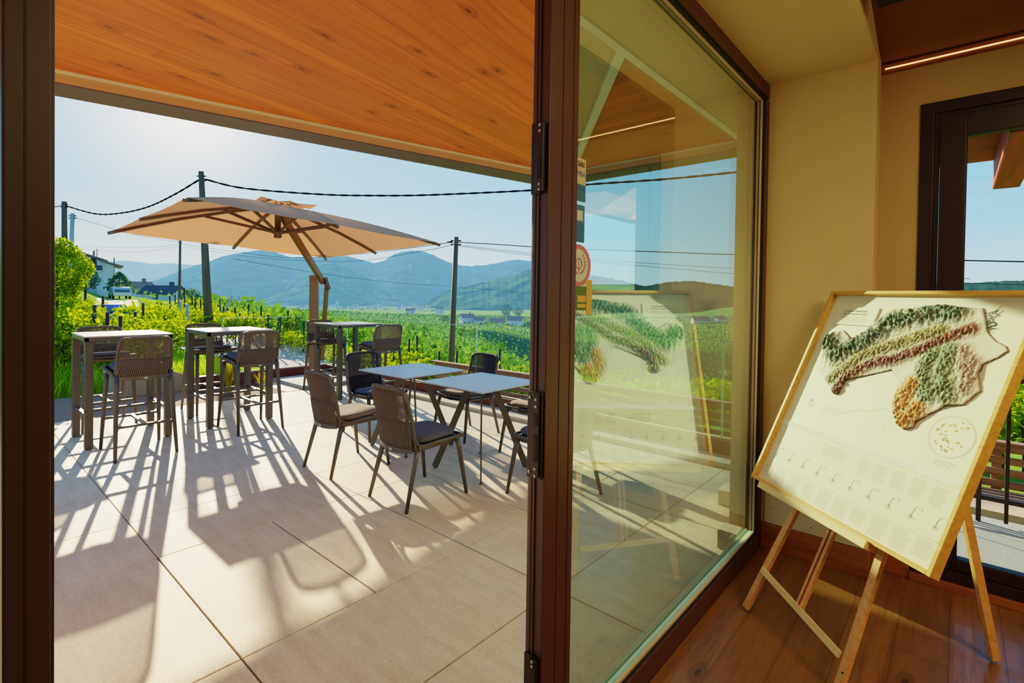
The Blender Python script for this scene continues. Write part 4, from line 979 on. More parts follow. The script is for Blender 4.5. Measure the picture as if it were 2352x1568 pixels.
# leafy clumps
def clump(nleaf, rx, ry, h, ls, seed, trunk=True, shape='vine'):
    g_ = np.random.default_rng(seed); b = MB(); vs = []; fs = []
    for k in range(nleaf):
        if shape == 'vine':
            x = g_.uniform(-rx, rx); y = g_.normal()*ry*.45; t = g_.beta(2.2, 1.3)
            z = h*(.25+.75*t)*(1-.10*abs(math.sin(x*4+seed))); 
            if g_.uniform() < .12: z += g_.uniform(0, .18)*h; y += g_.normal()*ry*.3
        else:
            u_ = g_.normal(size=3); u_ /= np.linalg.norm(u_); r_ = g_.uniform(.6, 1)
            x, y, z = u_[0]*rx*r_*(1+.25*math.sin(u_[2]*5+seed)), u_[1]*ry*r_, h*(.52+.48*u_[2]*r_)
            if shape == 'cone': f_ = 1.15-z/h; x *= f_*1.2; y *= f_*1.2
        s = ls*g_.uniform(.6, 1.3); n = g_.normal(size=3)+np.array([0, 0, .7]); n /= np.linalg.norm(n)
        a = np.cross(n, g_.normal(size=3)); a /= np.linalg.norm(a); c_ = np.cross(n, a); p = np.array([x, y, z]); o = len(vs)
        vs += [p-a*s*.5, p-a*s*.15+c_*s*.45+n*s*.08, p+a*s*.55, p-a*s*.15-c_*s*.45+n*s*.08]; fs.append((o, o+1, o+2, o+3))
    b.add(vs, fs); return b
vine_protos = {}
def vine_tree(kind, name, label, cat, group, loc, sc, rz, mat, n, rx, ry, h, ls, seed, shape, stem):
    key = (kind, seed)
    if key not in vine_protos:
        r_ = empty(name); clump(n, rx, ry, h, ls, seed, shape=shape).build('foliage', mat, r_)
        b = MB(); g_ = np.random.default_rng(seed+50)
        if shape == 'vine': b.tube(smoothpath([(0, 0, -.4), (.03, .02, .3*h), (-.03, 0, .6*h), (.05, 0, .85*h)], 4), stem, 6); b.tube([(0, 0, .6*h), (rx*.8, 0, .68*h)], stem*.6, 5); b.tube([(0, 0, .6*h), (-rx*.8, 0, .66*h)], stem*.6, 5)
        else: b.tube([(0, 0, -.5), (0, 0, .6*h)], [stem, stem*.6], 6)
        b.build('stem' if shape == 'vine' else 'trunk', M['bark'], r_); vine_protos[key] = r_
    else: r_ = copy_tree(vine_protos[key])
    r_.location = loc; r_.scale = sc if hasattr(sc, '__len__') else (sc, sc, sc); r_.rotation_euler = (0, 0, rz); tag(r_, label, cat, group); return r_
def vine(px, D, ytop=None, hgt=1.5, lab='left', wide=1., seed=None, mat='leaf', rz=None):
    p = gpos(px, D)
    if ytop is not None: hgt = max(.9, at(px, ytop, D)[2]-p[2])
    s = hgt/1.6*(.74 if lab == 'right' else .88); seed = int(rng.integers(0, 5)) if seed is None else seed
    labs = {'left': ('bushy sunlit grape vine crowding the bank behind the leftmost tall tables', 'grape vines behind the tall tables'),
            'road': ('grape vine growing beside the pale lane, seen over the middle tall table', 'grape vines beside the lane'),
            'right': ('bright yellow-green grape vine just beyond the slatted fence', 'grape vines beyond the slatted fence'),
            'mid': ('grape vine in the trellised rows sloping down behind the wooden pole', 'grape vines in the rows down the slope')}
    return vine_tree('vine'+mat, 'grape_vine', labs[lab][0], 'vine', labs[lab][1], tuple(p), (s*wide, s*wide, s), (rng.uniform(-.5, .5)+R(41) if rz is None else rz), M[mat], 520, .85, .55, 1.6, .13, seed, 'vine', .03)
for px, y, D in ((146, 690, 11.8), (175, 690, 14), (186, 682, 16), (160, 712, 11.3), (198, 700, 12.4), (236, 738, 14), (268, 742, 12.4), (305, 712, 13.2), (318, 684, 19), (348, 680, 20), (352, 712, 14), (296, 742, 11.7), (332, 738, 12), (378, 690, 17), (392, 735, 13.2), (404, 722, 14.5), (180, 672, 20), (150, 668, 17), (225, 742, 11.3), (180, 745, 11), (145, 755, 10.9), (300, 706, 17), (270, 738, 12.5)):
    vine(px, D, y, lab='left')
for px, y, D in ((428, 694, 21), (446, 742, 14.5), (466, 702, 21), (452, 690, 27), (496, 704, 20), (520, 706, 19), (540, 712, 18), (562, 708, 18), (585, 706, 21), (420, 700, 27), (480, 694, 33), (505, 698, 30), (600, 720, 22), (530, 700, 28), (437, 676, 40), (462, 682, 40), (490, 690, 38)):
    vine(px, D, y, lab='road')
for px, y, D in ((642, 742, 17.5), (662, 738, 18.5), (684, 742, 18), (706, 742, 17), (730, 752, 16.5), (756, 765, 15.5), (785, 775, 14.5), (815, 770, 15), (842, 768, 16), (870, 778, 13), (888, 770, 14), (912, 768, 14), (935, 785, 12.6), (958, 798, 12), (900, 795, 12), (1000, 800, 12.2), (1052, 806, 12), (1075, 800, 12.4), (1100, 812, 11.6), (1150, 808, 11.6), (1178, 800, 11.8), (1190, 815, 11.2), (1230, 822, 11)):
    vine(px, D, y, lab='right')
for k, px in enumerate(range(1270, 2420, 52)):
    vine(px, 11.6+(k % 3)*.7, 828+(k % 4)*6-(20 if px > 1650 else 0), lab='right')
for row, D0 in enumerate((20, 25, 32, 40)):
    for k in range(9):
        px = 640+k*(68 if row < 2 else 64)+row*17
        vine(px, D0+k*.3, None, 1.5, lab='mid', mat='leaf_mid', wide=1.35, rz=R(41)+.2)
# vineyard posts
pl_ = 0
post_me = {}
def vpost(px, yt, D, r=.03, mat='post', extra=.6, lab=0):
    p = gpos(px, D); zt = at(px, yt, D)[2]; h = max(.8, zt-p[2])
    o = MB().tube([(0, 0, -extra), (0, 0, h)], r, 6).build('vineyard_post', M[mat]); o.location = tuple(p); o.rotation_euler = (rng.normal()*.02, rng.normal()*.02, 0)
    labs = (('thin dark vineyard post standing among the sunlit vines', 'dark posts of the vineyard rows'), ('pale concrete vineyard post beside the lane', 'pale posts beside the lane'))
    return tag(o, labs[lab][0], 'post', labs[lab][1])
for px, yt, D in ((404, 676, 30), (425, 661, 30), (441, 684, 28), (450, 686, 27), (460, 688, 26), (470, 690, 25), (508, 687, 27), (513, 702, 22), (502, 699, 24), (523, 706, 22), (536, 706, 20), (549, 715, 19), (569, 699, 21), (581, 716, 19), (598, 702, 20), (615, 722, 18), (641, 726, 18), (659, 712, 20), (680, 720, 20), (697, 735, 17), (214, 700, 12), (222, 720, 11.6), (246, 716, 11.8), (274, 725, 11.6), (194, 642, 18), (238, 680, 16), (330, 695, 17), (310, 715, 14), (375, 690, 22), (392, 680, 26), (363, 668, 30),
                  (858, 768, 16), (870, 772, 15), (886, 778, 14), (960, 770, 14), (937, 778, 14), (905, 786, 13), (1010, 806, 12.5), (1046, 805, 12), (1150, 800, 12.5), (766, 745, 20), (782, 752, 19), (905, 745, 24), (740, 722, 24)):
    vpost(px, yt, D)
for px, yt, D in ((413, 690, 20), (430, 698, 17)): vpost(px, yt, D, .04, 'pole_pale', lab=1)
# hillside rows of vines, past counting
EXC = [(1072, 310, 8), (1102, 305, 7), (1142, 310, 9), (1184, 300, 9), (1608, 420, 12), (1652, 420, 10), (315, 150, 8), (376, 130, 8), (943, 560, 9), (1010, 620, 9)]
def rows():
    vs = []; fs = []
    D = 30.
    while D < 520:
        for a in np.arange(R(-42), R(62), .16/D**.62*1.0):
            wob = D*(1+.10*math.sin(a*3.1+D*.01)+.05*math.sin(a*9))
            p = pol(a, wob); px_ = 1176+FPX*math.tan(a)
            if px_ < 470 and D < 120: continue
            if any(abs(px_-q[0])/FPX*D < q[2] and abs(wob-q[1]) < q[2] for q in EXC): continue
            x, y = p[0]+rng.normal()*.02*D**.5, p[1]+rng.normal()*.02*D**.5; z = terr(x, y)
            s = .30+D*.0035
            if darkzone(x, y) > .5 and (math.log(wob)*17) % 1 > .36: continue
            for q in range(2):
                c_ = np.array([x, y, z+rng.uniform(.5, 1.75)]); n = rng.normal(size=3); n /= np.linalg.norm(n); a1 = np.cross(n, rng.normal(size=3)); a1 /= np.linalg.norm(a1); b1 = np.cross(n, a1); o = len(vs); s2 = s*rng.uniform(.6, 1.2)
                vs += [c_-a1*s2*.6, c_+b1*s2*.5, c_+a1*s2*.6, c_-b1*s2*.5]; fs.append((o, o+1, o+2, o+3))
        D *= 1.042 if D > 90 else 1.075
    b = MB(); b.add(vs, fs); return b.build('vineyard_rows', M['row_leaf'])
tag(rows(), 'terraced rows of vines covering the hillside in the middle distance', 'vineyard', kind='stuff')
# trees
def tree(px, ytop, ybase, D, w, label, shape='ball', mat='leaf_dark', seed=1, n=700):
    p0 = at(px, ybase, D); p1 = at(px, ytop, D); h = p1[2]-p0[2]; w = min(w, 1.15*h)
    key = 'tree'+shape
    return vine_tree(key+mat, 'tree', label, 'tree', None, tuple(p0), (w, w, h), rng.uniform(0, 6), M[mat], n, .5, .5, 1., (.05 if n > 1000 else .09), seed, shape, .03)
tree(131, 545, 700, 15, 1.2, 'tall leafy tree at the far left edge beside the door jamb', 'ball', 'leaf', 1, 5000)
tree(143, 610, 690, 18, 1.3, 'green bushy tree left of the white hillside house', 'ball', 'leaf_mid', 2, 4000)
tree(196, 618, 668, 84, 5, 'round dark shrub growing under the balcony of the white house', 'ball', 'leaf_dark', 3)
tree(274, 622, 676, 84, 4, 'small dark conifer at the right corner of the white house', 'cone', 'leaf_dark', 4)
tree(437, 662, 700, 60, 3.4, 'dark round tree between the two thin utility poles', 'ball', 'leaf_dark', 5)
for px, yt, yb, D, w, lab in ((555, 698, 712, 110, 6, 'dark tree in the vineyard left of the umbrella mast'), (655, 712, 724, 120, 6, 'small dark tree in the vineyard by a tall post'), (1022, 723, 741, 330, 16, 'dark tree at the top of the vineyard hill by the pole'),
        (1118, 738, 752, 300, 10, 'dark tree between the white farmhouses'), (1135, 738, 754, 295, 12, 'tree in front of the grey farmhouse'), (1212, 738, 758, 290, 14, 'tree right of the white farmhouse by the stile'), (1162, 696, 728, 560, 14, 'tall pale-topped tree against the wooded hill'), (1190, 703, 728, 600, 12, 'second pale-topped tree against the wooded hill'),
        (945, 742, 762, 130, 8, 'grey-green tree below the vineyard ridge'), (975, 748, 768, 120, 8, 'olive tree on the slope left of the pole'), (1060, 752, 772, 130, 8, 'olive tree on the slope right of the pole'), (1090, 752, 770, 130, 7, 'second olive tree on the slope right of the pole'), (1150, 786, 806, 60, 3, 'small grey bush on the lower slope')):
    tree(px, yt, yb, D, w, lab, 'ball', 'leaf_mid' if D < 200 else 'leaf_dark', int(px) % 3+6)
# ornamental grass by the low wall
def tuft(c, n, h, mat, seed):
    g_ = np.random.default_rng(seed); b = MB()
    for k in range(n):
        a = g_.uniform(0, 6.28); l_ = g_.uniform(.1, .55)*h; hh = h*g_.uniform(.6, 1.05); w = .012
        P = [(.05*math.cos(a)*g_.uniform(), .05*math.sin(a), 0)]
        for t in (.35, .7, 1.): P.append((math.cos(a)*l_*t**1.8, math.sin(a)*l_*t**1.8, hh*t*(1-.12*t)))
        nx_, ny_ = -math.sin(a)*w/2, math.cos(a)*w/2; vs = []
        for i, p in enumerate(P): s = 1-i*.28; vs += [(p[0]-nx_*s, p[1]-ny_*s, p[2]), (p[0]+nx_*s, p[1]+ny_*s, p[2])]
        b.add(vs, [(0, 1, 3, 2), (2, 3, 5, 4), (4, 5, 7, 6)])
    return b.build('grass_clump', mat)
o = tuft(0, 260, .72, M['orn_grass'], 3); o.location = (-8.75, 3.12, 0); tag(o, 'clump of golden ornamental grass behind the middle tall table', 'ornamental grass')
o = tuft(0, 60, .35, M['orn_grass'], 5); o.location = (-8.55, 3.55, 0); tag(o, 'small wispy grass tuft in the bark bed by the kerb', 'ornamental grass')

# utility poles and wires
def pole(px0, y0, px1, y1, D, r0, r1, label, mat='pole', cap=True):
    a = at(px0, y0, D); c = at(px1, y1, D); e = empty('utility_pole', tuple(c), 0, label, 'utility pole')
    MB().tube([(0, 0, -1.5), tuple(a-c)], [r1, r0], 10).build('shaft', M[mat], e)
    d = a-c; t = MB()
    for z in (.97, .94): t.tube([tuple(d*z+np.array([-.12, -.1, 0])), tuple(d*z+np.array([.12, .1, 0]))], .022, 6)
    t.build('wire_clamp', M['cable'], e); return a
pA = pole(462, 394, 484, 735, 20, .085, .16, 'tall leaning wooden utility pole rising behind the umbrella')
pB = pole(148, 463, 149, 668, 30, .10, .13, 'wooden utility pole nearest the left jamb')
pC = pole(167, 490, 158, 670, 27, .07, .10, 'pale concrete utility pole beside the leftmost wooden one', 'pole_pale')
pD = pole(414, 548, 411, 706, 42, .07, .11, 'thin dark utility pole left of the tall leaning one')
pE = pole(1048, 544, 1033, 836, 15.5, .07, .10, 'brown wooden utility pole standing right of the umbrella')
def wire(pts, r, label, twist=False, n=10):
    P = smoothpath(pts, n); e = None
    if not twist:
        o = MB().tube(P, r, 5).build('overhead_cable', M['cable'])
    else:
        b = MB()
        for ph in (0, math.pi):
            Q = []; P2 = smoothpath(pts, 60); acc = 0
            for i, p in enumerate(P2):
                acc += np.linalg.norm(P2[i]-P2[i-1]) if i else 0
                w = acc*7+ph; Q.append(p+np.array([.5*math.cos(w), .5*math.cos(w), math.sin(w)])*r*.62)
            b.tube(Q, r, 5)
        o = b.build('overhead_cable', M['cable'])
    return tag(o, label, 'cable')
wire([at(470, 411, 20), at(560, 432, 19.5), at(735, 446, 18.5), at(870, 449, 17.5), at(1000, 447, 17), at(1232, 436, 16), at(1345, 424, 15.5), at(1530, 411, 15), at(1710, 393, 14), at(1850, 376, 13)], .022, 'thick twisted black cable sagging across the sky from the tall pole to the right', True)
wire([at(460, 411, 20), at(400, 447, 21.5), at(340, 475, 24), at(280, 489, 26), at(220, 491, 28), at(150, 472, 30)], .022, 'thick twisted black cable from the tall pole down to the leftmost pole', True)
wire([at(150, 472, 30), at(90, 480, 30), at(0, 500, 30)], .02, 'black cable running out of view at the far left')
wire([at(1047, 556, 15.5), at(1140, 561, 15.4), at(1232, 567, 15.3), at(1345, 572, 15.2), at(1530, 579, 15), at(1706, 585, 15), at(2000, 592, 14), at(2222, 598, 13), at(2420, 602, 13)], .013, 'straight black cable running right from the brown pole, the highest on it')
wire([at(1047, 562, 15.5), at(1232, 583, 16), at(1360, 596, 16.5), at(1530, 607, 17), at(1706, 617, 17), at(2230, 640, 16)], .007, 'thin cable sagging right from the brown pole, upper of two')
wire([at(1047, 564, 15.5), at(1232, 588, 16), at(1360, 601, 16.5), at(1530, 615, 17), at(1706, 629, 17), at(2230, 650, 16), at(2400, 655, 16)], .007, 'thin cable sagging right from the brown pole, lower of two')
wire([at(1040, 558, 15.5), at(1026, 555, 16), at(1010, 560, 16.5), at(800, 585, 26), at(640, 590, 33), at(414, 560, 42)], .012, 'cable from the brown pole passing behind the umbrella to the thin dark pole')
wire([at(1040, 562, 15.5), at(960, 578, 20), at(800, 600, 28), at(600, 592, 36), at(414, 566, 42)], .010, 'lower thin cable from the brown pole to the thin dark pole')
wire([at(411, 562, 42), at(330, 568, 50), at(230, 567, 60), at(120, 560, 70)], .012, 'thin cable crossing above the white house roof')
wire([at(411, 567, 42), at(330, 577, 50), at(250, 577, 60), at(180, 568, 66)], .010, 'lower thin cable crossing above the white house roof')
wire([at(167, 498, 27), at(230, 516, 30), at(320, 541, 36), at(411, 556, 42)], .010, 'thin cable from the pale pole to the thin dark pole')
wire([at(535, 594, 60), at(700, 622, 70), at(880, 646, 80), at(1050, 659, 90), at(1232, 674, 100)], .022, 'faint distant cable crossing in front of the blue mountains')
tag(MB().tube([at(516, 716, 26), at(534, 678, 26)], .045, 6).build('stay_pole', M['pole_pale']), 'slanting thin metal stake in the vineyard left of the umbrella mast', 'stake')

# houses
def house(px, yb, D, w, d, h, rz, label, group=None, roofh=.25, wins=2, cat='house', roof='h_roof', flat=False, oh=.4):
    p = at(px, yb, D); e = empty('house', tuple(p), rz, label, cat, group)
    MB().box(-w/2, w/2, -d/2, d/2, -3, h).add([(-w/2, -d/2, h), (-w/2, d/2, h), (-w/2, 0, h+w*roofh*.9), (w/2, -d/2, h), (w/2, d/2, h), (w/2, 0, h+w*roofh*.9)], [(0, 2, 1), (3, 4, 5)]).build('wall', M['h_wall'], e)
    hr = w*roofh
    b = MB(); b.add([(-w/2-oh, -d/2-oh, h-.2), (w/2+oh, -d/2-oh, h-.2), (w/2+oh, 0, h+hr), (-w/2-oh, 0, h+hr), (w/2+oh, d/2+oh, h-.2), (-w/2-oh, d/2+oh, h-.2)]+[(-w/2-oh, -d/2-oh, h), (w/2+oh, -d/2-oh, h), (w/2+oh, 0, h+hr+.25), (-w/2-oh, 0, h+hr+.25), (w/2+oh, d/2+oh, h), (-w/2-oh, d/2+oh, h)],
        [(0, 1, 2, 3), (3, 2, 4, 5), (6, 9, 8, 7), (9, 11, 10, 8), (0, 6, 7, 1), (5, 4, 10, 11), (0, 3, 9, 6), (3, 5, 11, 9), (1, 7, 8, 2), (2, 8, 10, 4)]); rf_ = b.build('roof', M[roof], e)
    for s, f_ in ((-1, 1), (1, 1)):
        for k in range(wins):
            for fl in range(max(1, int(h/3))):
                x = -w/2+w*(k+.5)/wins; z = .9+fl*2.9
                MB().box(x-.45, x+.45, s*d/2-.04, s*d/2+.04, z, z+1.3).build('window', M['h_dark'], e)
    MB().box(w*.2, w*.2+.7, -.4, .3, h+hr*.4, h+hr+1.).build('chimney', M[roof], rf_)
    return e
FR = R(41)
house(1072, 746, 310, 8, 6, 4.6, FR+.5, 'tall white farmhouse with brown roof, left of the group beyond the pole', wins=3)
house(1102, 748, 305, 6.5, 5, 3.4, FR-.3, 'smaller white gabled farmhouse attached right of the tall one', wins=2)
house(1142, 749, 310, 9, 5, 2.6, FR+.1, 'low grey-roofed farmhouse between the white ones', wins=3)
house(1184, 752, 300, 8.5, 6, 4.4, FR-.25, 'white farmhouse with brown roof nearest the brown stile', wins=4)
house(1010, 716, 620, 9, 7, 3.6, FR, 'small farmhouse with a glinting roof left of the pole', wins=2)
house(943, 722, 560, 9, 7, 4.2, FR, 'brown-roofed farmhouse on the vineyard ridge', wins=2)
house(1608, 750, 420, 12, 8, 5, FR, 'white farm building seen through the fixed window, left one', wins=4)
house(1652, 752, 420, 9, 7, 6.5, FR+.4, 'pale farm building seen through the fixed window, right one', wins=3)
vr = random.Random(5)
hp = None
for k in range(34):
    px = 560+k*13.6+vr.uniform(-2, 2); D = vr.uniform(1000, 1350); yb = 716-(k % 4)*4.5+vr.uniform(-2, 2)
    if k > 26: yb += 2
    w = vr.uniform(7, 10); e = house(px, yb, D, w, vr.uniform(6, 8), vr.uniform(4, 6.5), FR+vr.uniform(-.8, .8), 'small pale hazy house in the distant valley village', 'houses of the distant village', .2, 2)
tower = at(775, 712, 1250); e = empty('bell_tower', tuple(tower), FR, 'slender pale bell tower of the distant village', 'tower')
MB().box(-2.2, 2.2, -2.2, 2.2, -5, 22).build('shaft', M['h_wall'], e); MB().lathe([(3.2, 22), (.1, 31)], n=4).build('spire', M['h_roof'], e)
# white house on the left bank
HF = 70.
hb_ = C0+ray(205, 668)*HF; hz = hb_[2]; e = empty('hillside_house', tuple(hb_), yaw+.694, 'white two-storey house with sloping roof and balcony on the left bank', 'house')
hw_ = at(165, 590, 44)
Hx = lambda px: (px-205)/FPX*90.6*.60
def hx(px): return Hx(px)
def hzv(px, py): return (C0+ray(px, py)*HF)[2]-hz
b = MB(); b.prism([(hx(120), -3), (hx(232), -3), (hx(232), hzv(232, 598)), (hx(120), hzv(120, 563))], -4, 4, lambda p: (p[0], p[2]+4, p[1])); b.build('wall', M['h_wall'], e)
b = MB(); b.prism([(hx(222), -3), (hx(262), -3), (hx(262), hzv(262, 609)), (hx(222), hzv(222, 597))], -5, 2.5, lambda p: (p[0], p[2]+4, p[1])); b.build('wing_wall', M['h_wall'], e)
b = MB(); b.prism([(hx(118), hzv(118, 560)), (hx(248), hzv(248, 597)), (hx(248), hzv(248, 600)), (hx(118), hzv(118, 563))], -5, 5, lambda p: (p[0], p[2]+4, p[1])); b.build('roof', M['h_roof'], e)
b = MB(); b.prism([(hx(226), hzv(226, 596)), (hx(284), hzv(284, 609)), (hx(284), hzv(284, 612)), (hx(226), hzv(226, 599))], -5.6, 3.5, lambda p: (p[0], p[2]+4, p[1])); b.build('wing_roof', M['h_roof'], e)
for px, y0, y1, w_ in ((208, 593, 610, .5), (213.5, 595, 612, .22), (222, 598, 610, .18), (227, 599, 610, .18)):
    MB().box(hx(px)-w_, hx(px)+w_, -.12, .02, hzv(px, y1), hzv(px, y0)).build('shutter', M['h_red'] if px < 210 else M['h_dark'], e)
b = MB(); b.box(hx(168), hx(234), -1.2, 0, hzv(200, 622)-.1, hzv(200, 622)+.1); b.build('balcony_floor', M['h_wall'], e)
b = MB(); zb0, zb1 = hzv(200, 622)+.1, hzv(200, 609)
b.box(hx(168), hx(234), -1.2, -1.15, zb1-.05, zb1)
for k in range(30): x = hx(168)+(hx(234)-hx(168))*k/29; b.box(x-.02, x+.02, -1.2, -1.15, zb0, zb1)
b.build('balcony_railing', M['h_dark'], e)
b = MB(); b.box(hx(217), hx(234), -1.23, -1.2, zb0, zb1); b.build('balcony_screen', M['h_dark'], e)
MB().box(hx(213), hx(218), 1, 2, hzv(215, 585), hzv(215, 574)).build('chimney', M['h_roof'], e)
MB().box(hx(221.5), hx(223.5), 1, 1.4, hzv(222, 590), hzv(222, 569)).build('flue', M['h_roof'], e)
MB().box(hx(261), hx(263.5), -.9, -.6, hzv(262, 650), hzv(262, 590)).build('flue', M['h_dark'], e)
house(315, 682, 150, 5, 8, 2.2, FR+.4, 'low red-tiled roof of a house beyond the vines right of the white house', wins=1, roof='h_roof')
house(376, 696, 130, 6, 7, 2.0, FR+.2, 'low dark roofed farm shed beyond the vines, left of the thin dark pole', wins=1, roof='h_dark')
# cars
def car(loc, rz, paint, label, L_=4.4, W_=1.8, H_c=1.5, van=False):
    e = empty('car', loc, rz, label, 'car')
    prof = [(-L_/2, .35), (-L_/2, .8), (-L_/2+.15, .92), (-L_*.30, H_c-.06), (-L_*.22, H_c), (L_*.12, H_c), (L_*.2, H_c-.05), (L_*.34, .98), (L_/2-.08, .82), (L_/2, .6), (L_/2, .35)]
    bd_ = MB().prism(prof, -W_/2, W_/2, lambda p: (p[0], p[2], p[1])).build('body', paint, e, bevel=.06)
    for s in (-1, 1):
        y = s*(W_/2+.003)
        for q, pts in enumerate(([(-L_*.27, .95), (-L_*.21, H_c-.12), (-.15, H_c-.12), (-.15, .95)], [(-.07, .95), (-.07, H_c-.12), (L_*.13, H_c-.12), (L_*.29, .97)])):
            MB().add([(x, y, z) for x, z in pts], [(0, 1, 2, 3)]).build('side_window', M['car_glass'], bd_)
    MB().add([(-L_*.295, -W_*.4, H_c-.12), (-L_*.295, W_*.4, H_c-.12), (-L_/2+.1, W_*.42, .97), (-L_/2+.1, -W_*.42, .97)], [(0, 1, 2, 3)]).build('rear_window', M['car_glass'], bd_)
    MB().add([(L_*.21, -W_*.4, H_c-.08), (L_*.21, W_*.4, H_c-.08), (L_*.335, W_*.42, 1.01), (L_*.335, -W_*.42, 1.01)], [(0, 1, 2, 3)]).build('windscreen', M['car_glass'], bd_)
    for sx in (-L_*.31, L_*.32):
        for s in (-1, 1):
            o = MB().lathe([(.2, -.1), (.31, -.1), (.32, 0), (.31, .1), (.2, .1)], n=18).build('wheel', M['tyre'], e); o.matrix_local = Matrix.Translation((sx, s*(W_/2-.08), .32)) @ Matrix.Rotation(R(90), 4, 'X')
    return e
p = gpos(235, 46); car((p[0], p[1], p[2]+.04), math.atan2(p[1], p[0])+.35, M['car_blue'], 'dark blue car parked behind the vines at the left')
p = gpos(275, 80); car((p[0], p[1], p[2]+.06), math.atan2(p[1], p[0])+.12, M['car_silver'], 'silver car glinting in the sun farther up the lane')
tag(MB().lathe([(.14, -.3), (.14, .62), (.12, .65)], n=10).build('stone_bollard', M['curb']), 'brown stump-like post just behind the leftmost tall table', 'post').location = tuple(gpos(362, 12.6))

# mountains and wooded hills
def ridge(name, pts, D0, D1, ybase, mat, label, seed, rough=1.6, nx=260, ny=26, lump=.03, back=.25, pw=.85):
    xs_ = [p[0] for p in pts]; ys_ = [p[1] for p in pts]; V = []
    for j in range(ny+3):
        for i in range(nx):
            px = xs_[0]+(xs_[-1]-xs_[0])*i/(nx-1); yt = float(np.interp(px, xs_, ys_))
            ed = min(1, min(i, nx-1-i)/12)
            n1 = mnoise.noise((px*.018, seed, 0))*3.2+mnoise.noise((px*.09, seed, 1))*rough+mnoise.noise((px*.5, seed, 2))*rough*.7
            top = at(px, yt-n1*ed, D0); bas = at(px, ybase, D1)
            if j <= ny:
                s = j/ny; w = s**pw; p = bas*(1-s)+top*s; p[2] = bas[2]*(1-w)+top[2]*w
                f_ = math.sin(math.pi*min(1, s*1.0))
                lm = .35*mnoise.noise((px*.07+s*9, s*13-px*.03, seed+8))+mnoise.noise((px*.012+s*1.2, s*2.2+seed, 3))+.5*mnoise.noise((px*.04+s, s*6+seed, 4))+.3*mnoise.noise((px*.13, s*16+seed, 5))+.18*mnoise.noise((px*.4, s*40+seed, 6))
                p[2] += lm*lump*(top[2]-bas[2])*f_*2.2; r_ = 1+lm*.05*f_; p[0] *= r_; p[1] *= r_
            else:
                k = j-ny; p = top.copy(); p[:2] *= 1+back*.5*k; p[2] = top[2]-(top[2]-bas[2])*.45*k
            V.append(p)
    o = grid_obj(name, V, nx, ny+3, mat); struct(o, label); return o
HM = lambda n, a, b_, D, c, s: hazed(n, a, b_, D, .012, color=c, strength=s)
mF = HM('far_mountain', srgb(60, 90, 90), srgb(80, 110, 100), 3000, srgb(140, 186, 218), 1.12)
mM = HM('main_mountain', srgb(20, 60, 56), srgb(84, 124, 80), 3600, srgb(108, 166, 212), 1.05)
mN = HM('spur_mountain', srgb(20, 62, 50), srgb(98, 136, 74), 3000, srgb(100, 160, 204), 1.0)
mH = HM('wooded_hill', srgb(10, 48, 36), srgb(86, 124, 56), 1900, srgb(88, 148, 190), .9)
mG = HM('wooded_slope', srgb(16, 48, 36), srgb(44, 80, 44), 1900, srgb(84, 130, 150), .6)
ridge('hill_1', [(-400, 590), (60, 605), (270, 599), (295, 598), (350, 606), (400, 604), (445, 609), (520, 640), (600, 660)], 6500, 4500, 690, mF, 'pale blue farthest mountain ridge at the left', 1, 1., lump=.02)
ridge('hill_2', [(250, 690), (300, 668), (340, 650), (400, 628), (440, 612), (480, 600), (510, 589), (545, 582), (575, 577), (605, 574), (632, 577), (665, 590), (700, 592), (760, 588), (800, 589), (830, 596), (858, 604), (882, 598), (905, 584), (925, 577), (948, 575), (975, 579), (1000, 588), (1040, 605), (1075, 612), (1110, 609), (1150, 600), (1190, 596), (1232, 600), (1290, 606), (1360, 632), (1420, 650), (1500, 680), (1560, 700)], 4300, 2700, 708, mM, 'main blue mountain range with two rounded summits', 2, 1.6, 420, 34, lump=.05)
ridge('hill_3', [(520, 706), (560, 692), (610, 672), (650, 655), (690, 628), (730, 608), (762, 603), (800, 613), (850, 640), (900, 662), (950, 684), (1010, 704), (1040, 712)], 3300, 2300, 712, mN, 'blue mountain spur in front of the main range', 3, 1.4, 260, 30, lump=.06)
ridge('hill_4', [(930, 714), (960, 700), (990, 686), (1015, 672), (1045, 664), (1080, 656), (1110, 648), (1140, 642), (1170, 636), (1200, 624), (1240, 612), (1300, 606), (1360, 634), (1410, 652), (1470, 670), (1520, 690)], 1650, 1150, 730, mH, 'wooded green-blue hill with a vineyard edge right of the pole', 4, 2.4, 320, 40, lump=.07)
ridge('hill_5', [(1240, 690), (1300, 640), (1362, 632), (1424, 642), (1466, 654), (1495, 655), (1545, 647), (1590, 645), (1632, 650), (1698, 660), (1800, 664), (1950, 660), (2200, 650), (2450, 640), (2900, 620), (3500, 600)], 1150, 640, 742, mG, 'dark wooded hill seen through the fixed window and the right door', 5, 3., 420, 40, lump=.06)
struct(MB().box(-9000, 9000, -2000, 9000, -60, -48).build('ground_valley', hazed('valley_floor', srgb(70, 110, 60), srgb(110, 140, 80), 1500, .01)), 'hazy valley floor')

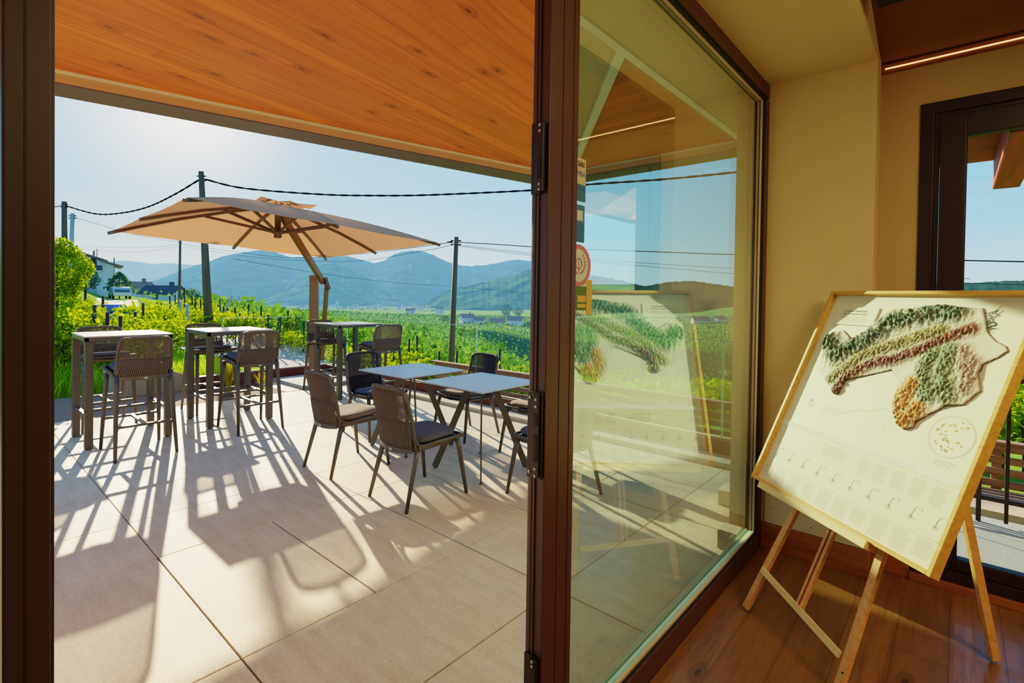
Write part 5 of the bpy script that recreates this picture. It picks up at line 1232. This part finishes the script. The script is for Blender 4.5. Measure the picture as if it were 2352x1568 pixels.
# ================================================================== LIGHT
sd = Vector((-.96, .277, 0)).normalized(); el = R(17.75); S = Vector((sd.x*math.cos(el), sd.y*math.cos(el), math.sin(el)))
sun = bpy.data.lights.new('sun', 'SUN'); sun.energy = 14.5; sun.angle = R(.55); sun.color = (1, .77, .47)
so = bpy.data.objects.new('sun', sun); col.objects.link(so); so.rotation_euler = (-S).to_track_quat('-Z', 'Y').to_euler(); so.location = S*40
w = bpy.data.worlds.new('sky'); scn.world = w; w.use_nodes = True; nt = w.node_tree; nt.nodes.clear()
o = nt.nodes.new('ShaderNodeOutputWorld'); bg = nt.nodes.new('ShaderNodeBackground'); tc = nt.nodes.new('ShaderNodeTexCoord')
sx = nt.nodes.new('ShaderNodeSeparateXYZ'); L(nt, tc.outputs['Generated'], sx.inputs[0])
base = ramp(nt, sx.outputs[2], [(0., srgb(170, 204, 222)), (.02, srgb(186, 216, 230)), (.12, srgb(140, 202, 238)), (.38, srgb(84, 166, 228)), (1., srgb(70, 130, 200))])
dt = nt.nodes.new('ShaderNodeVectorMath'); dt.operation = 'DOT_PRODUCT'; L(nt, tc.outputs['Generated'], dt.inputs[0]); dt.inputs[1].default_value = S
gf = math_(nt, 'POWER', math_(nt, 'MAXIMUM', dt.outputs['Value'], 0.), 5.)
c = mixc(nt, math_(nt, 'MULTIPLY', gf, .45), base, srgb(200, 222, 234))
g2 = math_(nt, 'POWER', math_(nt, 'MAXIMUM', dt.outputs['Value'], 0.), 160.)
c = mixc(nt, math_(nt, 'MULTIPLY', g2, .9), c, (1.5, 1.4, 1.2))
lowf = ramp(nt, sx.outputs[2], [(.0, (1, 1, 1)), (.17, (0, 0, 0))])
c = mixc(nt, math_(nt, 'MULTIPLY', math_(nt, 'MULTIPLY', gf, lowf), .6), c, srgb(240, 232, 200))
mp = N(nt, 'ShaderNodeMapping'); mp.inputs['Scale'].default_value = (1.5, 1.5, 9); L(nt, tc.outputs['Generated'], mp.inputs['Vector'])
cl = ramp(nt, noise(nt, mp.outputs[0], 3.1, 6, .6), [(.60, (0, 0, 0)), (.8, (.16, .16, .16))])
c = mixc(nt, cl, c, srgb(240, 240, 236)); L(nt, c, bg.inputs[0]); bg.inputs[1].default_value = 1.35
L(nt, bg.outputs[0], o.inputs[0])
# added warm fill lamps, out of view, to brighten the room
area('room_lamp', (2.2, 1.2, 2.9), (0, 0, 0), 1.6, 42, (1, .70, .36))
area('room_lamp', (.9, 1.9, 2.75), (0, R(25), 0), .8, 14, (1, .74, .40))
scn.view_settings.view_transform = 'Filmic'
scn.view_settings.look = 'Medium High Contrast'
scn.view_settings.exposure = .4
scn.cycles.max_bounces = 10; scn.cycles.transparent_max_bounces = 24; scn.cycles.diffuse_bounces = 5
scn.cycles.use_denoising = True
